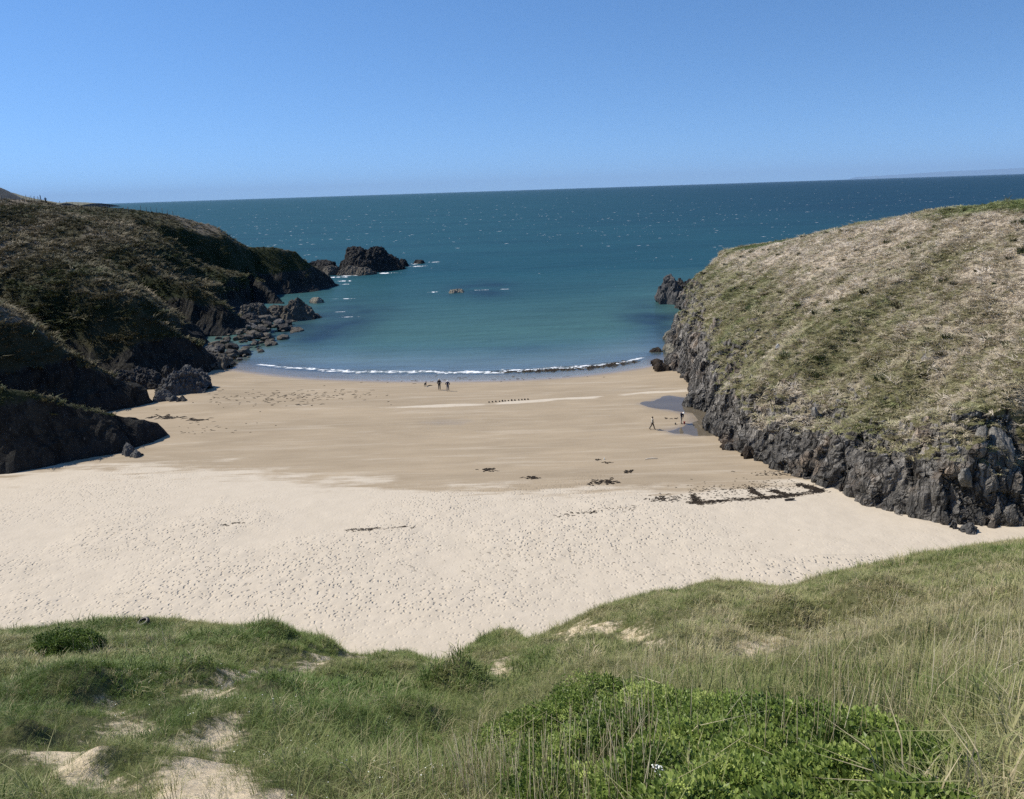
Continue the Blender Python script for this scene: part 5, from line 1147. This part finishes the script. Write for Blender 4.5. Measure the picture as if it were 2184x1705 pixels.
# ------------------------------------------------------------------ people and dog
def skin(name, J, E_, mat, parent, root=0, sub=1):
    keys = list(J); idx = {k: i for i, k in enumerate(keys)}
    me = bpy.data.meshes.new(name); me.from_pydata([J[k][:3] for k in keys], [(idx[a], idx[b]) for a, b in E_], []); me.materials.append(mat)
    o = obj(name, me, parent); o.modifiers.new('skin', 'SKIN'); sv = me.skin_vertices[0].data
    for k in keys: sv[idx[k]].radius = (J[k][3], J[k][4] if len(J[k]) > 4 else J[k][3])
    for i in range(len(keys)): sv[i].use_root = (i == root)
    o.modifiers['skin'].use_smooth_shade = True
    m = o.modifiers.new('sub', 'SUBSURF'); m.levels = sub; m.render_levels = sub
    return o
M_SKIN = plain('skin', (.42, .25, .18), .6, .08)
def person(loc, yaw, label, jacket, trousers, head, hat=None, H=1.75, stride=0.0, lean=0.0, arms='down', headbow=0.0, trim=None, shoes=(.02, .02, .02)):
    e = empty('person', loc, yaw); e.scale = (H / 1.75,) * 3; tag(e, label, 'person')
    def up(x, y, z):                                        # lean the upper body about the hips
        c, s_ = math.cos(lean), math.sin(lean); return (x, y * c + (z - .95) * s_, .95 + (z - .95) * c - y * s_)
    S = stride; J = {'pelvis': (0, 0, .95, .125, .10), 'spine': (*up(0, 0, 1.15), .12, .09), 'chest': (*up(0, 0, 1.36), .145, .10), 'neck': (*up(0, .01, 1.50), .055)}
    hb = headbow; J['jaw'] = (*up(0, .02 + .10 * hb, 1.585 - .03 * hb), .068, .078); J['crown'] = (*up(0, .015 + .22 * hb, 1.685 - .06 * hb), .078, .09)
    J['nose'] = (*up(0, .115 + .2 * hb, 1.62 - .08 * hb), .012)
    E_ = [('pelvis', 'spine'), ('spine', 'chest'), ('chest', 'neck'), ('neck', 'jaw'), ('jaw', 'crown'), ('jaw', 'nose')]
    for sg_, n in ((-1, 'l'), (1, 'r')):
        f = S * sg_
        J['hip' + n] = (.095 * sg_, 0, .90, .095); J['knee' + n] = (.105 * sg_, .14 * f + .03 * abs(S) + .01, .50, .062); J['ankle' + n] = (.105 * sg_, .30 * f - (.06 * abs(S) if f < 0 else 0), .09 + (.07 * abs(S) if f < 0 else 0), .042); J['toe' + n] = (.125 * sg_, .30 * f + .15, .04, .035)
        E_ += [('pelvis', 'hip' + n), ('hip' + n, 'knee' + n), ('knee' + n, 'ankle' + n), ('ankle' + n, 'toe' + n)]
        if arms == 'down': el, wr_ = (.255 * sg_, -.03 - .12 * f, 1.16), (.27 * sg_, .05 - .26 * f, .93)
        elif arms == 'pocket': el, wr_ = (.30 * sg_, -.09, 1.16), (.20 * sg_, .07, .99)
        elif arms == 'hips': el, wr_ = (.36 * sg_, -.03, 1.20), (.19 * sg_, .04, 1.03)
        else: el, wr_ = (.22 * sg_, .10, 1.17), (.13 * sg_, .26, 1.0)
        J['sh' + n] = (*up(.185 * sg_, 0, 1.42), .062); J['el' + n] = (*up(*el), .046); J['wr' + n] = (*up(*wr_), .032)
        w = up(*wr_); dv = Vector(w) - Vector(up(*el)); dv.normalize(); J['palm' + n] = (*(Vector(w) + dv * .07), .034, .018)
        E_ += [('chest', 'sh' + n), ('sh' + n, 'el' + n), ('el' + n, 'wr' + n), ('wr' + n, 'palm' + n)]
        p = Vector(J['palm' + n][:3])
        for i, L_ in enumerate((.055, .075, .08, .075, .06)):      # thumb and four fingers
            sd = Vector((0, 1, 0)) * (.035 - .017 * i) if i else Vector((0, .05, 0)); q = p + dv * L_ * (.4 if i == 0 else 1) + sd
            J['f%d%s' % (i, n)] = (*q, .009); E_.append((('wr' if i == 0 else 'palm') + n, 'f%d%s' % (i, n)))
    JB = {k: ((*v[:3], *[r_ * .72 for r_ in v[3:]]) if k in ('pelvis', 'spine', 'chest', 'hipl', 'hipr', 'shl', 'shr', 'ell', 'elr', 'kneel', 'kneer') else v) for k, v in J.items()}
    skin('body', JB, E_, M_SKIN, e)
    def sel(keys, g): return {k: (*J[k][:3], *[r_ + g for r_ in J[k][3:]]) for k in keys}
    def wear(name, keys, g, c, root=0):
        K = sel(keys, g); return skin(name, K, [(a, b) for a, b in E_ if a in K and b in K], c, e, root)
    wear('jacket', ['chest', 'neck', 'spine', 'pelvis', 'shl', 'ell', 'wrl', 'shr', 'elr', 'wrr'], .028, jacket)
    wear('trousers', ['pelvis', 'hipl', 'hipr', 'kneel', 'kneer', 'anklel', 'ankler'], .018, trousers)
    for n in 'lr': wear('shoe', ['ankle' + n, 'toe' + n], .014, M_SHOE)
    c = J['crown'][:3]; b = MB(); r_ = .108
    b.lathe([(.112, -.055), (.115, -.02), (.105, .035), (.07, .08), (.03, .098), (0, .1)], 14, (c[0], c[1] - .005, c[2]))
    if hat: b.lathe([(.11, -.03), (.165, -.045), (.165, -.036), (.11, -.015)], 14, (c[0], c[1] + .02, c[2]))
    b.build('hat' if hat else 'hair', hat or head, e)
    return e
M_SHOE = plain('shoe', (.02, .018, .016), .6)
def cloth(n, c): return plain('cloth_' + n, c, .85, .25, 14)
C_BLACK, C_NAVY, C_DKBLUE, C_CHAR = cloth('black', (.014, .014, .016)), cloth('navy', (.012, .016, .045)), cloth('jeans', (.03, .045, .09)), cloth('charcoal', (.022, .022, .026))
C_CREAM, C_GREY, C_OLIVE = cloth('cream', (.55, .50, .42)), cloth('light_grey', (.40, .39, .36)), cloth('dark_olive', (.035, .035, .028))
k = NT('patterned_top'); ck = k.n('TexVoronoi', {'Vector': k.pos(local=True), 'Scale': 9.0}, out='Color'); g_ = k.n('SeparateColor', {0: ck}, out=0)
C_PATT = k.done(k.principled(k.mix(k.ss(.45, .5, g_), (.55, .50, .40), (.05, .045, .04)), .85))
H_GREY, H_DARK, H_WHITE = plain('hair_grey', (.45, .43, .40), .8), plain('hair_dark', (.015, .012, .010), .6), plain('hat_white', (.78, .77, .72), .8, .05)
def bp(a, b):
    p = on_beach(a, b); return (p[0], p[1], float(beach_z(np.array([p[0]]), np.array([p[1]]))[0]) + .01)
person(bp(937.5, 832.5), R(4), 'person in black jacket standing to the left of the pair by the water', C_BLACK, C_CHAR, H_GREY, H=1.80, stride=.25, arms='pocket')
person(bp(955.5, 835), R(-6), 'person in navy jacket with pale hat walking right of the pair by the water', C_NAVY, C_DKBLUE, H_WHITE, hat=H_WHITE, H=1.70, stride=.7, arms='hips')
person(bp(1391, 917), R(-75), 'dark haired person in patterned top walking towards the tidal pool', C_PATT, C_OLIVE, H_DARK, H=1.66, stride=1.0)
person(bp(1452.5, 904), R(-150), 'man in white cap and dark blue top looking down beside the red bucket', C_NAVY, C_CREAM, H_GREY, hat=H_WHITE, H=1.72, stride=.3, lean=.28, headbow=1.0, arms='front')
d = ray(98, 432); x = d[0] / d[1] * 234.5
person((x, 234.5, left_z(x, 234.5)), R(-160), 'lone hiker in dark clothes standing on the left hilltop by the fence', C_CHAR, C_BLACK, H_DARK, H=1.78, stride=.5, arms='hips')
# black dog standing on the wet sand, seen from behind
e = empty('dog', bp(907.5, 824.5), R(-12)); tag(e, 'black dog standing on the sand left of the pair', 'dog')
M_FUR = plain('fur_black', (.010, .010, .011), .6, .3, 30)
J = {'chest': (0, .18, .42, .11, .14), 'belly': (0, -.05, .45, .095, .11), 'rump': (0, -.26, .47, .10, .11), 'neck': (0, .34, .56, .07, .08), 'skull': (0, .44, .66, .075, .075), 'muzzle': (0, .58, .62, .04, .035),
     'earl': (-.07, .42, .70, .022), 'earr': (.07, .42, .70, .022), 'tail': (0, -.42, .52, .03), 'tailtip': (0, -.56, .60, .016)}
E_ = [('chest', 'belly'), ('belly', 'rump'), ('chest', 'neck'), ('neck', 'skull'), ('skull', 'muzzle'), ('skull', 'earl'), ('skull', 'earr'), ('rump', 'tail'), ('tail', 'tailtip')]
for sg_, n in ((-1, 'l'), (1, 'r')):
    J['elbow' + n] = (.085 * sg_, .18, .30, .045); J['wrist' + n] = (.085 * sg_, .20, .12, .03); J['paw' + n] = (.085 * sg_, .24, .025, .03)
    J['knee' + n] = (.09 * sg_, -.20, .30, .055); J['hock' + n] = (.09 * sg_, -.38, .17, .03); J['hpaw' + n] = (.09 * sg_, -.33, .025, .03)
    E_ += [('chest', 'elbow' + n), ('elbow' + n, 'wrist' + n), ('wrist' + n, 'paw' + n), ('rump', 'knee' + n), ('knee' + n, 'hock' + n), ('hock' + n, 'hpaw' + n)]
skin('body', J, E_, M_FUR, e, 1)
b = MB(); b.lathe([(.075, -.012), (.085, -.012), (.085, .012), (.075, .012)], 14); o = b.build('collar', M_RED, e); o.location = (0, .33, .55); o.rotation_euler = (R(-45), 0, 0)

# ------------------------------------------------------------------ far hills and the air
def hill(name, sil, y, depth, base, mat, label, amp):
    W_ = np.array([at_y(a, b, y) for a, b in sil]); n = 160; xs_ = np.linspace(W_[0, 0], W_[-1, 0], n); hh_ = np.interp(xs_, W_[:, 0], W_[:, 2])
    w_ = np.ones(5) / 5; hh_ = np.convolve(np.pad(hh_, 2, 'edge'), w_, 'valid'); v = np.linspace(-1, 1, 40)
    XX, VV = np.meshgrid(xs_, v); ZZ = base + (hh_ - base)[None] * np.clip(1 - np.abs(VV) ** 1.6, 0, 1)
    YY = y + VV * depth; P_ = P3(XX, YY, ZZ); ZZ = ZZ + amp * ridged(P_, 4.0 / depth, 4, off=3).reshape(XX.shape) * (1 - np.abs(VV)) * np.clip(np.abs(VV) * 6, .12, 1)
    return tag(obj(name, mesh_np(name, P3(XX, YY, ZZ), grid_faces(n, 40), mat)), label, 'hill', kind='structure')
kk = NT('hill_heath'); n_ = kk.noise(kk.pos(), .008, 6, .65); M_HILL = kk.done(kk.principled(kk.mix(n_, (.020, .020, .022), (.05, .048, .036)), .95))
kk = NT('hill_green'); n_ = kk.noise(kk.pos(), .008, 6, .65); M_HILL2 = kk.done(kk.principled(kk.mix(n_, (.09, .085, .05), (.16, .15, .085)), .95))
hill('hill', [(-260, 300), (-120, 345), (-60, 378), (0, 402), (22, 415), (45, 430), (60, 438)], 3600, 220, -10, M_HILL, 'dark distant hillside at the far left edge', 2)
hill('hill', [(-200, 395), (20, 410), (45, 418), (70, 424), (90, 427), (115, 432), (140, 434)], 5200, 260, -10, M_HILL2, 'paler distant hill behind the dark one at far left', 2)
hill('hill', [(120, 435), (150, 431), (175, 432), (205, 434)], 6500, 500, -10, M_HILL2, 'low distant point of land beyond the left headland', 1)
hill('mountains', [(1830, 378), (1900, 374), (1960, 370), (2020, 366), (2090, 363), (2184, 358), (2400, 350), (2700, 352)], 200000, 6000, -50, M_HILL, 'faint blue mountains across the sea at far right', 60)


me = bpy.data.meshes.new('haze'); X0, Y0, Z0, X1, Y1, Z1 = -235000, -400, -60, 235000, 235000, 2900
me.from_pydata([(x, y, z) for z in (Z0, Z1) for y in (Y0, Y1) for x in (X0, X1)], [], [(0, 2, 3, 1), (4, 5, 7, 6), (0, 1, 5, 4), (2, 6, 7, 3), (0, 4, 6, 2), (1, 3, 7, 5)])
hm = bpy.data.materials.new('haze'); hm.use_nodes = True; hm.node_tree.nodes.clear()
pv = hm.node_tree.nodes.new('ShaderNodeVolumePrincipled'); pv.inputs['Color'].default_value = (.46, .70, 1.0, 1); pv.inputs['Density'].default_value = 8.5e-6; pv.inputs['Anisotropy'].default_value = 0.0
ho = hm.node_tree.nodes.new('ShaderNodeOutputMaterial'); hm.node_tree.links.new(pv.outputs[0], ho.inputs['Volume']); me.materials.append(hm)
tag(obj('haze', me), 'thin sea haze over the whole bay', 'haze', kind='stuff')
